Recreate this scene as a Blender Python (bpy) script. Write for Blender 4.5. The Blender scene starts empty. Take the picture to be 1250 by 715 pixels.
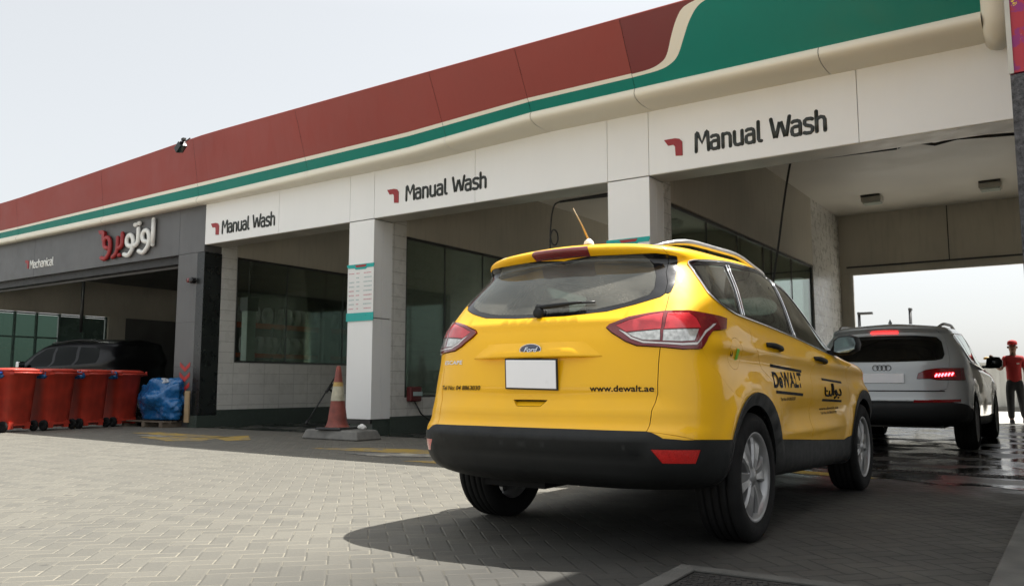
import bpy, bmesh, math, random
import numpy as np
from mathutils import Vector, Matrix
from mathutils.geometry import delaunay_2d_cdt
R = math.radians
random.seed(7); rng = np.random.default_rng(11)
scene = bpy.context.scene
col = scene.collection

# ------------------------------------------------------------------ camera
cam_d = bpy.data.cameras.new("camera"); cam = bpy.data.objects.new("camera", cam_d); col.objects.link(cam)
cam_d.sensor_width = 36; cam_d.lens = 1006/1250*36; cam_d.clip_start = .05; cam_d.clip_end = 3000
cam.location = (0, 0, .84); cam.rotation_euler = (R(90+6.353), 0, R(34.5))
cam_d.dof.use_dof = True; cam_d.dof.focus_distance = 4.6; cam_d.dof.aperture_fstop = 11
scene.camera = cam
# ------------------------------------------------------------------ light
SUN = Vector((.27, .44, 1.0)).normalized()
el = math.asin(SUN.z); az = math.atan2(SUN.x, SUN.y)
world = bpy.data.worlds.new("World"); scene.world = world; world.use_nodes = True
wn = world.node_tree.nodes; wl = world.node_tree.links
bg = wn["Background"]; sky = wn.new("ShaderNodeTexSky"); sky.sky_type = 'NISHITA'
sky.sun_disc = False; sky.sun_elevation = el; sky.sun_rotation = az
sky.air_density = 1.0; sky.dust_density = 3.0; sky.ozone_density = 1.5; sky.altitude = 0
hs_ = wn.new("ShaderNodeHueSaturation"); hs_.inputs['Saturation'].default_value = .35; wl.new(sky.outputs[0], hs_.inputs['Color'])
hz = wn.new("ShaderNodeMix"); hz.data_type = 'RGBA'; hz.inputs[0].default_value = .5; hz.inputs[7].default_value = (4.6, 4.75, 4.8, 1)   # desert haze over the clear sky
tcw = wn.new("ShaderNodeTexCoord"); sxw = wn.new("ShaderNodeSeparateXYZ"); wl.new(tcw.outputs['Generated'], sxw.inputs[0])
mrw = wn.new("ShaderNodeMapRange"); mrw.inputs[1].default_value = .42; mrw.inputs[2].default_value = .85; mrw.inputs[3].default_value = 1; mrw.inputs[4].default_value = 2.0; wl.new(sxw.outputs[2], mrw.inputs[0])
vsw = wn.new("ShaderNodeVectorMath"); vsw.operation = 'SCALE'; vsw.inputs[0].default_value = (4.65, 4.75, 4.7); wl.new(mrw.outputs[0], vsw.inputs['Scale'])   # haze brightened overhead, outside the view, added to lift the facade
wl.new(vsw.outputs[0], hz.inputs[7]); wl.new(hs_.outputs[0], hz.inputs[6]); wl.new(hz.outputs[2], bg.inputs[0]); bg.inputs[1].default_value = .069
sd = bpy.data.lights.new("sun", 'SUN'); sd.energy = 3.7; sd.angle = R(.5); sd.color = (1, .97, .91)
sun = bpy.data.objects.new("sun", sd); col.objects.link(sun)
sun.rotation_euler = SUN.to_track_quat('Z', 'Y').to_euler(); sun.location = (5, 9, 20)
scene.view_settings.view_transform = 'Standard'; scene.view_settings.look = 'None'
scene.view_settings.exposure = 1.55; scene.view_settings.gamma = 1
scene.render.engine = 'CYCLES'; scene.cycles.max_bounces = 8; scene.cycles.use_denoising = True
scene.cycles.caustics_reflective = False; scene.cycles.caustics_refractive = False

# ------------------------------------------------------------------ materials
class NT:
    def __init__(s, name):
        s.m = bpy.data.materials.new(name); s.m.use_nodes = True; s.t = s.m.node_tree
        s.b = s.t.nodes["Principled BSDF"]; s.out = s.t.nodes["Material Output"]
    def n(s, typ, **kw):
        o = s.t.nodes.new(typ)
        for k, v in kw.items(): setattr(o, k, v)
        return o
    def l(s, a, b): s.t.links.new(a, b)
    def math(s, op, a, b=None, c=None):
        o = s.n("ShaderNodeMath", operation=op)
        for i, x in enumerate((a, b, c)):
            if x is None: continue
            if hasattr(x, 'links'): s.l(x, o.inputs[i])
            else: o.inputs[i].default_value = x
        return o.outputs[0]
    def coord(s, kind='Object', scale=None, rot=None):
        c = s.n("ShaderNodeTexCoord").outputs[kind]
        if kind == 'World': pass
        if scale or rot:
            m = s.n("ShaderNodeMapping"); s.l(c, m.inputs[0])
            if scale: m.inputs['Scale'].default_value = scale
            if rot: m.inputs['Rotation'].default_value = rot
            c = m.outputs[0]
        return c
    def noise(s, vec, scale, detail=4, rough=.55):
        o = s.n("ShaderNodeTexNoise"); o.inputs['Scale'].default_value = scale; o.inputs['Detail'].default_value = detail
        o.inputs['Roughness'].default_value = rough; s.l(vec, o.inputs['Vector']); return o.outputs['Fac']
    def mix(s, f, a, b):
        o = s.n("ShaderNodeMix", data_type='RGBA')
        for i, x in ((0, f), (6, a), (7, b)):
            if hasattr(x, 'links'): s.l(x, o.inputs[i])
            elif i == 0: o.inputs[i].default_value = x
            else: o.inputs[i].default_value = (*x, 1)
        return o.outputs[2]
    def ramp(s, f, lo, hi, a=0, b=1):
        o = s.n("ShaderNodeMapRange"); s.l(f, o.inputs[0])
        o.inputs[1].default_value = lo; o.inputs[2].default_value = hi; o.inputs[3].default_value = a; o.inputs[4].default_value = b
        return o.outputs[0]
    def bump(s, h, strength=.3, dist=.01):
        o = s.n("ShaderNodeBump"); o.inputs['Strength'].default_value = strength; o.inputs['Distance'].default_value = dist
        s.l(h, o.inputs['Height']); s.l(o.outputs[0], s.b.inputs['Normal'])
M = {}
def mat(name, c, rough=.5, metal=0, var=.12, vscale=3., bump=0, bscale=40., coat=0, spec=None, grime=0, rvar=.08):
    t = NT(name); co = t.coord('Object')
    f = t.noise(co, vscale, 6); f2 = t.ramp(f, .3, .7)
    lo = tuple(x*(1-var) for x in c); hi = tuple(min(1, x*(1+var)) for x in c)
    cc = t.mix(f2, lo, hi)
    if grime:
        g = t.ramp(t.noise(t.coord('Object', scale=(3, 3, .35)), 4, 5), .5, .8, 0, grime)
        cc = t.mix(g, cc, tuple(x*.55 for x in c)); 
    t.l(cc, t.b.inputs['Base Color'])
    t.l(t.ramp(t.noise(co, vscale*4, 4), .3, .7, max(0, rough-rvar), min(1, rough+rvar)), t.b.inputs['Roughness'])
    t.b.inputs['Metallic'].default_value = metal
    t.b.inputs['Coat Weight'].default_value = coat; t.b.inputs['Coat Roughness'].default_value = .03
    if spec is not None: t.b.inputs['Specular IOR Level'].default_value = spec
    if bump: t.bump(t.noise(co, bscale, 5), bump, .01)
    M[name] = t.m; return t
ty_ = mat('yellow_paint', (.90, .48, .001), .5, 0, .03, 2, coat=.5, rvar=.04, spec=.2)
src = ty_.b.inputs['Base Color'].links[0].from_socket; cz_ = ty_.n("ShaderNodeSeparateXYZ"); ty_.l(ty_.coord('Object'), cz_.inputs[0])      # film of road dust, thicker low down
low_ = ty_.math('MULTIPLY', ty_.ramp(cz_.outputs[2], 1.0, .4, .01, .12), ty_.ramp(ty_.noise(ty_.coord('Object'), 5, 7, .65), .35, .7, .3, 1.2))
ty_.l(ty_.mix(low_, src, (.42, .34, .22)), ty_.b.inputs['Base Color'])
mat('silver_paint', (.40, .42, .42), .35, .25, .04, 2, coat=1., rvar=.04)
mat('black_paint', (.005, .005, .006), .4, 0, .2, 2, coat=.15, spec=.3)
for k in ('yellow_paint', 'silver_paint', 'black_paint'):   # unpainted dark inside of the shell
    nt = M[k].node_tree; b = nt.nodes["Principled BSDF"]; o = nt.nodes["Material Output"]
    g = nt.nodes.new("ShaderNodeNewGeometry"); d = nt.nodes.new("ShaderNodeBsdfDiffuse"); d.inputs[0].default_value = (.03, .03, .032, 1)
    mx = nt.nodes.new("ShaderNodeMixShader"); nt.links.new(g.outputs['Backfacing'], mx.inputs[0]); nt.links.new(b.outputs[0], mx.inputs[1]); nt.links.new(d.outputs[0], mx.inputs[2]); nt.links.new(mx.outputs[0], o.inputs[0])
mat('black_plastic', (.012, .013, .013), .58, 0, .2, 4, bump=.08, bscale=300, spec=.3)
mat('gloss_black', (.008, .008, .009), .12, 0, .1)
mat('dark_seat', (.05, .05, .052), .8, 0, .2, 8, bump=.2)
mat('tyre_rubber', (.011, .011, .011), .8, 0, .35, 9, bump=.15, bscale=90, spec=.2)
mat('alloy', (.36, .36, .36), .38, .6, .15, 8)
mat('chrome', (.75, .75, .75), .12, 1, .03)
mat('rail_silver', (.5, .5, .5), .35, .8, .06)
mat('lamp_red_dark', (.16, .006, .008), .12, 0, .05, coat=1)
mat('lamp_red', (.55, .02, .03), .18, 0, .1, 30, coat=1)
mat('lamp_clear', (.55, .55, .52), .15, .5, .35, 45, coat=1)
mat('lamp_rim_white', (.7, .66, .64), .25, .2, .05, coat=1)
mat('reflector_red', (.5, .015, .012), .3, 0, .15, 60, coat=1)
mat('plate_white', (.88, .88, .9), .35, 0, .02)
mat('decal_black', (.006, .006, .006), .6, 0, .1, spec=.15)
mat('logo_blue', (.005, .012, .05), .15, 0, .05, coat=1)
mat('white_panel', (.80, .80, .785), .34, 0, .02, .8, grime=.035, rvar=.04)
mat('soffit', (.42, .40, .35), .4, .2, .2, 2)
mat('cream_tube', (.76, .72, .61), .5, 0, .02, .7, spec=.3)
mat('faded_red', (.27, .052, .042), .5, 0, .07, .5, grime=.1, spec=.3)
mat('deep_red', (.15, .012, .012), .4, 0, .08, .6)
mat('teal', (.0, .175, .135), .42, 0, .06, .8, grime=.08, spec=.25)
mat('grey_cladding', (.105, .105, .105), .42, .2, .12, 1.2, grime=.25)
mat('dark_cladding', (.012, .014, .014), .3, 0, .3, 2)
mat('plinth_granite', (.05, .065, .055), .3, 0, .4, 60, grime=.3)
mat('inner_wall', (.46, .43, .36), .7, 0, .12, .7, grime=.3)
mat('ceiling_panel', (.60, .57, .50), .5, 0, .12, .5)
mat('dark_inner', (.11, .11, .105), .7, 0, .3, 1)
mat('workshop_floor', (.16, .16, .15), .35, 0, .3, 2)
mat('metal_frame', (.05, .05, .05), .4, .5, .2)
mat('lift_green', (.36, .42, .37), .45, .1, .2)
mat('orange_beam', (.42, .07, .02), .5, 0, .2)
mat('black_rubber', (.012, .012, .012), .5, 0, .3)
mat('letter_dark', (.022, .028, .026), .45, 0, .1)
mat('letter_white', (.75, .75, .72), .4, 0, .04)
mat('letter_red', (.30, .018, .02), .4, 0, .08)
mat('sign_teal', (.0, .36, .33), .35, 0, .05)
mat('price_paper', (.72, .72, .70), .4, 0, .03)
mat('price_pink', (.55, .25, .28), .5, 0, .1)
mat('price_grey', (.35, .45, .45), .5, 0, .1)
mat('bin_red', (.42, .036, .018), .55, 0, .3, 3.5, grime=.5, bump=.1, bscale=12)
mat('bin_blue', (.01, .05, .25), .5, 0, .2, 3, bump=.1)
mat('bag_blue', (.008, .10, .27), .28, 0, .2, 4, bump=.5, bscale=9, rvar=.1)
mat('bag_grey', (.3, .32, .35), .4, 0, .3, 8, bump=.5)
mat('cardboard', (.38, .27, .15), .8, 0, .15, 6)
mat('old_wood', (.14, .11, .08), .85, 0, .35, 8)
mat('chevron_red', (.45, .03, .025), .5, 0, .15, 10)
mat('cone_orange', (.21, .05, .035), .6, 0, .3, 9, grime=.4)
mat('cone_band', (.42, .39, .29), .5, 0, .3, 9)
mat('cone_yellow', (.42, .28, .08), .5, 0, .3, 9)
mat('kerb_concrete', (.17, .165, .15), .85, 0, .25, 7, bump=.5, bscale=60)
mat('bounce_concrete', (.46, .44, .40), .8, 0, .1, 1.2, bump=.2)
mat('apron_concrete', (.42, .40, .36), .8, 0, .12, 1.2, bump=.2)
mat('fence_panel', (.42, .42, .40), .5, .1, .1, 1)
mat('skin', (.20, .10, .06), .55, 0, .1)
mat('hair', (.01, .008, .007), .7)
mat('polo_red', (.30, .014, .014), .85, 0, .15, 20, bump=.3, bscale=30)
mat('trouser_black', (.012, .012, .014), .85, 0, .2, 20)
mat('shaded_kerb', (.085, .083, .075), .85, 0, .35, 5, bump=.5, bscale=60)  # darker copy of the kerb concrete, its shade put into the colour
mat('tan_rod', (.36, .24, .10), .5)
mat('dusky_red', (.10, .012, .012), .5)
mat('iron', (.05, .048, .045), .6, .6, .35, 30, bump=.4)
mat('sponge_yellow', (.5, .28, .03), .5, 0, .2)
mat('green_sticker', (.2, .6, .03), .5)
mat('person_shoe', (.02, .02, .02), .5)
mat('tyre_white', (.36, .36, .35), .6, 0, .3, 20)
mat('lamp_glass', (.5, .55, .5), .2, 0, .05)
mat('door_green', (.10, .15, .13), .25, .1, .2, 1)

def emis(name, c, e):
    t = NT(name); t.b.inputs['Base Color'].default_value = (*c, 1); t.b.inputs['Emission Color'].default_value = (*c, 1); t.b.inputs['Emission Strength'].default_value = e; M[name] = t.m
emis('brake_lit', (1, .03, .03), 1.3)
emis('led_lit', (1, .08, .10), 3.5)
emis('tube_lit', (.95, 1, .92), 9.0)

def glass(name, tint, gloss=1.0, dust=.0, ior=1.5):
    t = NT(name); nt = t.t
    tr = t.n("ShaderNodeBsdfTransparent"); tr.inputs[0].default_value = (*tint, 1)
    gl = t.n("ShaderNodeBsdfGlossy"); gl.inputs[0].default_value = (.9, .95, .92, 1); gl.inputs['Roughness'].default_value = .02
    lw = t.n("ShaderNodeFresnel"); lw.inputs[0].default_value = ior
    f = t.math('MULTIPLY', lw.outputs[0], gloss)
    mx = t.n("ShaderNodeMixShader"); t.l(f, mx.inputs[0]); t.l(tr.outputs[0], mx.inputs[1]); t.l(gl.outputs[0], mx.inputs[2])
    o = mx.outputs[0]
    if dust:
        df = t.n("ShaderNodeBsdfDiffuse"); df.inputs[0].default_value = (.45, .43, .37, 1)
        m2 = t.n("ShaderNodeMixShader"); co = t.coord('Object')
        a = t.ramp(t.noise(co, 5, 6), .25, .75, dust*.45, dust*1.3); b = t.ramp(t.noise(co, 160, 2), .35, .75, .7, 1.35)
        t.l(t.math('MULTIPLY', a, b), m2.inputs[0]); t.l(o, m2.inputs[1]); t.l(df.outputs[0], m2.inputs[2]); o = m2.outputs[0]
    t.l(o, t.out.inputs[0]); M[name] = t.m
glass('car_glass', (.50, .60, .55), 1.1, .07)
glass('rear_glass', (.45, .54, .50), 1.1, .22)
glass('privacy_glass', (.012, .014, .014), 1.1, .02)
glass('shop_glass', (.76, .83, .80), .9, .015, 1.5)
glass('screen_glass', (.26, .34, .30), .9, .01)
glass('workshop_glass', (.74, .80, .77), .9, .01, 1.5)
glass('black_glass', (.01, .012, .012), .35)
mat('mirror_glass', (.30, .36, .35), .04, 1, .02)

def tiles(name, c, w, h, joint, rough=.25, jw=.006, plane='yz'):
    t = NT(name); co = t.coord('Object'); sx = t.n("ShaderNodeSeparateXYZ"); t.l(co, sx.inputs[0])
    cx = t.n("ShaderNodeCombineXYZ"); t.l(t.math('ADD', sx.outputs[0], sx.outputs[1]), cx.inputs[0]); t.l(sx.outputs[2], cx.inputs[1])
    b = t.n("ShaderNodeTexBrick"); t.l(cx.outputs[0], b.inputs['Vector']); b.offset = 0; b.inputs['Scale'].default_value = 1
    b.inputs['Brick Width'].default_value = w; b.inputs['Row Height'].default_value = h; b.inputs['Mortar Size'].default_value = jw
    b.inputs['Mortar Smooth'].default_value = .2
    b.inputs['Color1'].default_value = (*c, 1); b.inputs['Color2'].default_value = (*(x*.9 for x in c), 1); b.inputs['Mortar'].default_value = (*joint, 1)
    g = t.ramp(t.noise(co, 1.3, 6), .4, .75, 0, .35)
    t.l(t.mix(g, b.outputs[0], tuple(x*.6 for x in c)), t.b.inputs['Base Color'])
    t.l(t.ramp(t.noise(co, 6, 4), .3, .7, rough-.08, rough+.2), t.b.inputs['Roughness'])
    t.bump(t.math('SUBTRACT', 1.0, b.outputs['Fac']), .15, .003); M[name] = t.m
tiles('wall_tiles', (.64, .63, .59), .40, .215, (.36, .35, .32), jw=.006)

def paving():
    t = NT('herringbone_paving'); geo = t.n("ShaderNodeNewGeometry"); mp = t.n("ShaderNodeMapping")
    t.l(geo.outputs['Position'], mp.inputs[0]); mp.inputs['Rotation'].default_value = (0, 0, R(45)); mp.inputs['Scale'].default_value = (9.6, 9.6, 9.6)
    wob = t.n("ShaderNodeTexNoise"); wob.inputs['Scale'].default_value = 1.2; wob.inputs['Detail'].default_value = 3; t.l(geo.outputs['Position'], wob.inputs[0])
    ws = t.n("ShaderNodeVectorMath", operation='SCALE'); t.l(wob.outputs['Color'], ws.inputs[0]); ws.inputs['Scale'].default_value = .5
    wa = t.n("ShaderNodeVectorMath", operation='ADD'); t.l(mp.outputs[0], wa.inputs[0]); t.l(ws.outputs[0], wa.inputs[1])
    s = t.n("ShaderNodeSeparateXYZ"); t.l(wa.outputs[0], s.inputs[0]); X, Y = s.outputs[0], s.outputs[1]
    i, j = t.math('FLOOR', X), t.math('FLOOR', Y); fx, fy = t.math('SUBTRACT', X, i), t.math('SUBTRACT', Y, j)
    k = t.math('FLOORED_MODULO', t.math('SUBTRACT', i, j), 4.0)
    def eq(v): return t.math('COMPARE', k, float(v), .3)
    gx, gy = t.math('SUBTRACT', 1.0, fx), t.math('SUBTRACT', 1.0, fy)
    mn = lambda *a: a[0] if len(a) == 1 else t.math('MINIMUM', a[0], mn(*a[1:]))
    k0, k1, k2, k3 = eq(0), eq(1), eq(2), eq(3)
    d = None
    for kk, e in ((k0, mn(fx, fy, gy)), (k1, mn(gx, fy, gy)), (k2, mn(gy, fx, gx)), (k3, mn(fy, fx, gx))):
        q = t.math('MULTIPLY', kk, e); d = q if d is None else t.math('ADD', d, q)
    bi = t.math('SUBTRACT', i, k1); bj = t.math('SUBTRACT', j, k2)
    cid = t.n("ShaderNodeCombineXYZ"); t.l(bi, cid.inputs[0]); t.l(bj, cid.inputs[1]); t.l(t.math('ADD', k0, k1), cid.inputs[2])
    wnz = t.n("ShaderNodeTexWhiteNoise"); t.l(cid.outputs[0], wnz.inputs[0])
    P = geo.outputs['Position']
    jw = t.ramp(t.noise(P, 2.2, 4), .3, .7, .035, .085)
    joint = t.math('SMOOTHSTEP' if False else 'LESS_THAN', d, jw)
    # joints between long sides packed with pale sand, washed out in places
    longside = t.math('ADD', t.math('MULTIPLY', t.math('ADD', k2, k3), 1.0), 0.0)
    base = t.mix(wnz.outputs['Value'], (.092, .087, .072), (.140, .131, .106))
    base = t.mix(t.ramp(t.noise(P, .35, 5), .35, .7, 0, .8), base, (.102, .096, .079))
    base = t.mix(t.ramp(t.noise(P, 45, 3), .3, .7, 0, .35), base, (.082, .079, .070))
    st = t.ramp(t.noise(P, 1.7, 6, .65), .58, .72, 0, .5); base = t.mix(st, base, (.08, .077, .069))
    drip = t.ramp(t.noise(P, 7.5, 2, .4), .70, .76, 0, .6); base = t.mix(drip, base, (.035, .033, .03))
    track = t.ramp(t.noise(P, .9, 3), .55, .75, 0, .3); base = t.mix(track, base, (.09, .086, .076))
    sand = t.mix(t.math('MULTIPLY', longside, .8), (.105, .099, .082), (.20, .182, .142))
    px = t.n("ShaderNodeSeparateXYZ"); t.l(P, px.inputs[0])
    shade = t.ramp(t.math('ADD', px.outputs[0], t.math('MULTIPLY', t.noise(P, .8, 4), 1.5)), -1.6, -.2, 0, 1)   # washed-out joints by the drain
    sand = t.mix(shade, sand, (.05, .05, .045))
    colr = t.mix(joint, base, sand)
    dirt_shade = t.math('MULTIPLY', t.ramp(px.outputs[0], -3.4, -2.2), t.ramp(t.noise(P, 1.1, 5), .2, .6, .55, .82))  # oily dirt on the right, darkened further to carry the shade there
    base = t.mix(dirt_shade, base, (.019, .0185, .017)); sand = t.mix(dirt_shade, sand, (.004, .004, .0035)); colr = t.mix(joint, base, sand)
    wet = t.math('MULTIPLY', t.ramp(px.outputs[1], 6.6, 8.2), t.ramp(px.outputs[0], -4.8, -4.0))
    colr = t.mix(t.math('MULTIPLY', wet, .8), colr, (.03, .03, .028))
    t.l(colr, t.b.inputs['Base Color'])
    rr = t.ramp(t.noise(P, 2.5, 5), .35, .65, .62, .85)
    t.l(t.math('SUBTRACT', rr, t.math('MULTIPLY', wet, .5)), t.b.inputs['Roughness'])
    h = t.math('ADD', t.ramp(d, 0, .09), t.math('ADD', t.math('MULTIPLY', wnz.outputs['Value'], .5), t.math('MULTIPLY', t.noise(P, 60, 4), .5)))
    t.bump(h, .7, .006); M['paving'] = t.m
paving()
def wetfloor():
    t = NT('wet_floor'); P = t.n("ShaderNodeNewGeometry").outputs['Position']
    f = t.noise(P, 1.1, 5); c = t.mix(t.ramp(f, .35, .65), (.012, .012, .012), (.06, .058, .05))
    t.l(c, t.b.inputs['Base Color']); t.l(t.ramp(t.noise(P, 1.6, 4), .42, .60, .03, .4), t.b.inputs['Roughness'])
    t.b.inputs['Specular IOR Level'].default_value = .7
    mp = t.n("ShaderNodeMapping"); t.l(P, mp.inputs[0]); mp.inputs['Scale'].default_value = (1.2, 3.0, 1)
    t.bump(t.noise(mp.outputs[0], 3.0, 3), .25, .02); M['wet_floor'] = t.m
wetfloor()
def worn(name, c, thr=.5):
    """road paint worn through to the bricks below"""
    t = NT(name); P = t.n("ShaderNodeNewGeometry").outputs['Position']
    f = t.math('ADD', t.noise(P, 2.0, 6, .7), t.math('MULTIPLY', t.noise(P, 30, 4), .25))
    t.l(t.mix(t.ramp(f, thr-.06, thr+.08), c, tuple(x*.5+.05 for x in (.2, .19, .17))), t.b.inputs['Base Color']); t.b.inputs['Roughness'].default_value = .7
    t.bump(t.noise(P, 60, 4), .3, .004); M[name] = t.m
worn('worn_yellow', (.36, .24, .045), .66); worn('worn_white', (.38, .35, .28), .6)
def splash():
    t = NT('splash_art'); co = t.coord('Object'); v = t.noise(co, 9, 5, .6); w = t.noise(co, 5.3, 6, .75)
    c = t.mix(t.ramp(v, .45, .5), (.22, .01, .12), (.35, .015, .03)); c = t.mix(t.ramp(w, .56, .58), c, (.7, .5, .02)); 
    m = t.n("ShaderNodeMapping"); t.l(co, m.inputs[0]); m.inputs['Location'].default_value = (4, 7, 3)
    c = t.mix(t.ramp(t.noise(m.outputs[0], 4, 4), .62, .64), c, (.2, .5, .03)); t.l(c, t.b.inputs['Base Color']); t.b.inputs['Roughness'].default_value = .5; M['splash_art'] = t.m
    t = NT('rough_granite'); co = t.coord('Object'); v = t.noise(co, 26, 6, .8)
    t.l(t.mix(t.ramp(v, .4, .68), (.01, .01, .012), (.13, .13, .14)), t.b.inputs['Base Color']); t.b.inputs['Roughness'].default_value = .6; t.bump(v, .6, .02); M['rough_granite'] = t.m
splash()

# ------------------------------------------------------------------ object helpers
def tag(o, label=None, cat=None, group=None, kind=None):
    for k, v in (('label', label), ('category', cat), ('group', group), ('kind', kind)):
        if v: o[k] = v
    return o
def empty(name, loc=(0, 0, 0), rz=0, **kw):
    o = bpy.data.objects.new(name, None); col.objects.link(o); o.location = loc; o.rotation_euler = (0, 0, rz)
    o.empty_display_size = .2; return tag(o, **kw)
def unit(v): return v/np.maximum(np.linalg.norm(v), 1e-9)
class MB:
    def __init__(s): s.v = []; s.f = []; s.sm = []
    def add(s, vs, fs, smooth=False):
        n = len(s.v); s.v += [tuple(map(float, p)) for p in vs]; s.f += [tuple(n+i for i in f) for f in fs]; s.sm += [smooth]*len(fs); return s
    def box(s, a, b):
        x0, y0, z0 = a; x1, y1, z1 = b
        return s.add([(x0,y0,z0),(x1,y0,z0),(x1,y1,z0),(x0,y1,z0),(x0,y0,z1),(x1,y0,z1),(x1,y1,z1),(x0,y1,z1)],
                     [(0,3,2,1),(4,5,6,7),(0,1,5,4),(1,2,6,5),(2,3,7,6),(3,0,4,7)])
    def frustum(s, c0, h0, z0, c1, h1, z1):
        q = [(-1,-1),(1,-1),(1,1),(-1,1)]
        return s.add([(c0[0]+a*h0[0], c0[1]+b*h0[1], z0) for a, b in q]+[(c1[0]+a*h1[0], c1[1]+b*h1[1], z1) for a, b in q],
                     [(0,3,2,1),(4,5,6,7),(0,1,5,4),(1,2,6,5),(2,3,7,6),(3,0,4,7)])
    def tube(s, pts, r, seg=8, smooth=True, cap=True, flat=None):
        P = [np.array(p, float) for p in pts]; n = len(P); rr = r if hasattr(r, '__len__') else [r]*n
        T = [unit(P[min(i+1, n-1)]-P[max(i-1, 0)]) for i in range(n)]
        up = np.array([0, 0, 1.]) if abs(T[0][2]) < .9 else np.array([0, 1., 0])
        if flat is not None: up = np.array(flat, float)
        N = unit(np.cross(T[0], up)); vs = []
        for i in range(n):
            N = unit(N-T[i]*(N@T[i])); B = np.cross(T[i], N)
            for k in range(seg):
                a = 2*math.pi*k/seg; vs.append(P[i]+rr[i]*(math.cos(a)*N+math.sin(a)*B))
        fs = [(i*seg+k, i*seg+(k+1) % seg, (i+1)*seg+(k+1) % seg, (i+1)*seg+k) for i in range(n-1) for k in range(seg)]
        if cap: fs += [tuple(range(seg-1, -1, -1)), tuple((n-1)*seg+k for k in range(seg))]
        return s.add(vs, fs, smooth)
    def lathe(s, prof, seg=32, axis='z', c=(0, 0, 0), smooth=True):
        vs = []
        for k in range(seg):
            a = 2*math.pi*k/seg; ca, sa = math.cos(a), math.sin(a)
            for r, h in prof:
                p = {'z': (r*ca, r*sa, h), 'x': (h, r*ca, r*sa), 'y': (r*sa, h, r*ca)}[axis]
                vs.append((p[0]+c[0], p[1]+c[1], p[2]+c[2]))
        n = len(prof)
        fs = [(k*n+i, ((k+1) % seg)*n+i, ((k+1) % seg)*n+i+1, k*n+i+1) for k in range(seg) for i in range(n-1)]
        return s.add(vs, fs, smooth)
    def prism(s, poly, a0, a1, plane='xz'):
        """2-D outline pushed from a0 to a1 along the third axis"""
        def P(p, h): return {'xz': (p[0], h, p[1]), 'xy': (p[0], p[1], h), 'yz': (h, p[0], p[1])}[plane]
        n = len(poly)
        return s.add([P(p, a0) for p in poly]+[P(p, a1) for p in poly],
                     [tuple(range(n)), tuple(range(2*n-1, n-1, -1))]+[(i, n+i, n+(i+1) % n, (i+1) % n) for i in range(n)])
    def build(s, name, m, parent=None, bevel=0, bseg=2, loc=None, label=None, cat=None, group=None, kind=None, fix=True):
        me = bpy.data.meshes.new(name); me.from_pydata(s.v, [], s.f)
        me.polygons.foreach_set('use_smooth', s.sm if len(s.sm) == len(me.polygons) else [False]*len(me.polygons))
        if fix:
            bm = bmesh.new(); bm.from_mesh(me); bmesh.ops.recalc_face_normals(bm, faces=bm.faces); bm.to_mesh(me); bm.free()
        me.materials.append(M[m] if isinstance(m, str) else m)
        o = bpy.data.objects.new(name, me); col.objects.link(o)
        if parent: o.parent = parent
        if loc: o.location = loc
        if bevel:
            b = o.modifiers.new('bevel', 'BEVEL'); b.width = bevel; b.segments = bseg; b.limit_method = 'ANGLE'; b.angle_limit = R(40); b.harden_normals = True
            me.polygons.foreach_set('use_smooth', [True]*len(me.polygons))
        return tag(o, label, cat, group, kind)
def B(a, b): return MB().box(a, b)
def copy_tree(o, parent=None):
    c = o.copy(); col.objects.link(c)
    if parent: c.parent = parent
    for ch in [x for x in bpy.data.objects if x.parent == o and x is not c]: copy_tree(ch, c)
    return c
def arc(cx, cy, rx, ry, a0, a1, n=8): return [(cx+rx*math.cos(R(a0+(a1-a0)*i/n)), cy+ry*math.sin(R(a0+(a1-a0)*i/n))) for i in range(n+1)]

# stroke lettering: glyphs drawn as pen strokes in a box one unit high
GL = {
 'M': (.86, [[(.08, 0), (.10, .96), (.14, 1), (.18, .96), (.42, .42), (.66, .96), (.70, 1), (.74, .96), (.78, 0)]]),
 'a': (.62, [[(.10, .66), (.16, .70), (.36, .70), (.44, .66), (.48, .56), (.48, 0)], [(.48, .42), (.20, .42), (.09, .36), (.06, .22), (.09, .06), (.20, 0), (.34, 0), (.48, .08)]]),
 'n': (.64, [[(.10, 0), (.10, .70)], [(.10, .66), (.32, .70), (.44, .66), (.50, .54), (.50, 0)]]),
 'u': (.64, [[(.09, .70), (.09, .16), (.15, .03), (.28, 0), (.48, .04)], [(.50, .70), (.50, 0)]]),
 'l': (.36, [[(.10, 1), (.10, .12), (.14, .02), (.24, 0)]]),
 'W': (1.02, [[(.04, 1), (.22, .02), (.28, .02), (.48, .80), (.54, .80), (.74, .02), (.80, .02), (.98, 1)]]),
 's': (.56, [[(.46, .66), (.38, .70), (.18, .70), (.09, .64), (.08, .48), (.14, .40), (.38, .32), (.46, .24), (.45, .08), (.36, 0), (.16, 0), (.06, .04)]]),
 'h': (.64, [[(.10, 0), (.10, 1)], [(.10, .62), (.32, .70), (.44, .66), (.50, .54), (.50, 0)]]),
 'e': (.60, [[(.08, .36), (.48, .36), (.48, .54), (.40, .68), (.28, .70), (.14, .66), (.07, .52), (.07, .18), (.14, .03), (.28, 0), (.46, .03)]]),
 'c': (.54, [[(.44, .66), (.30, .70), (.14, .66), (.07, .52), (.07, .18), (.14, .03), (.28, 0), (.44, .03)]]),
 'i': (.24, [[(.10, 0), (.10, .70)], [(.10, .92), (.10, .99)]]),
 ' ': (.36, []),
}
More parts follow.
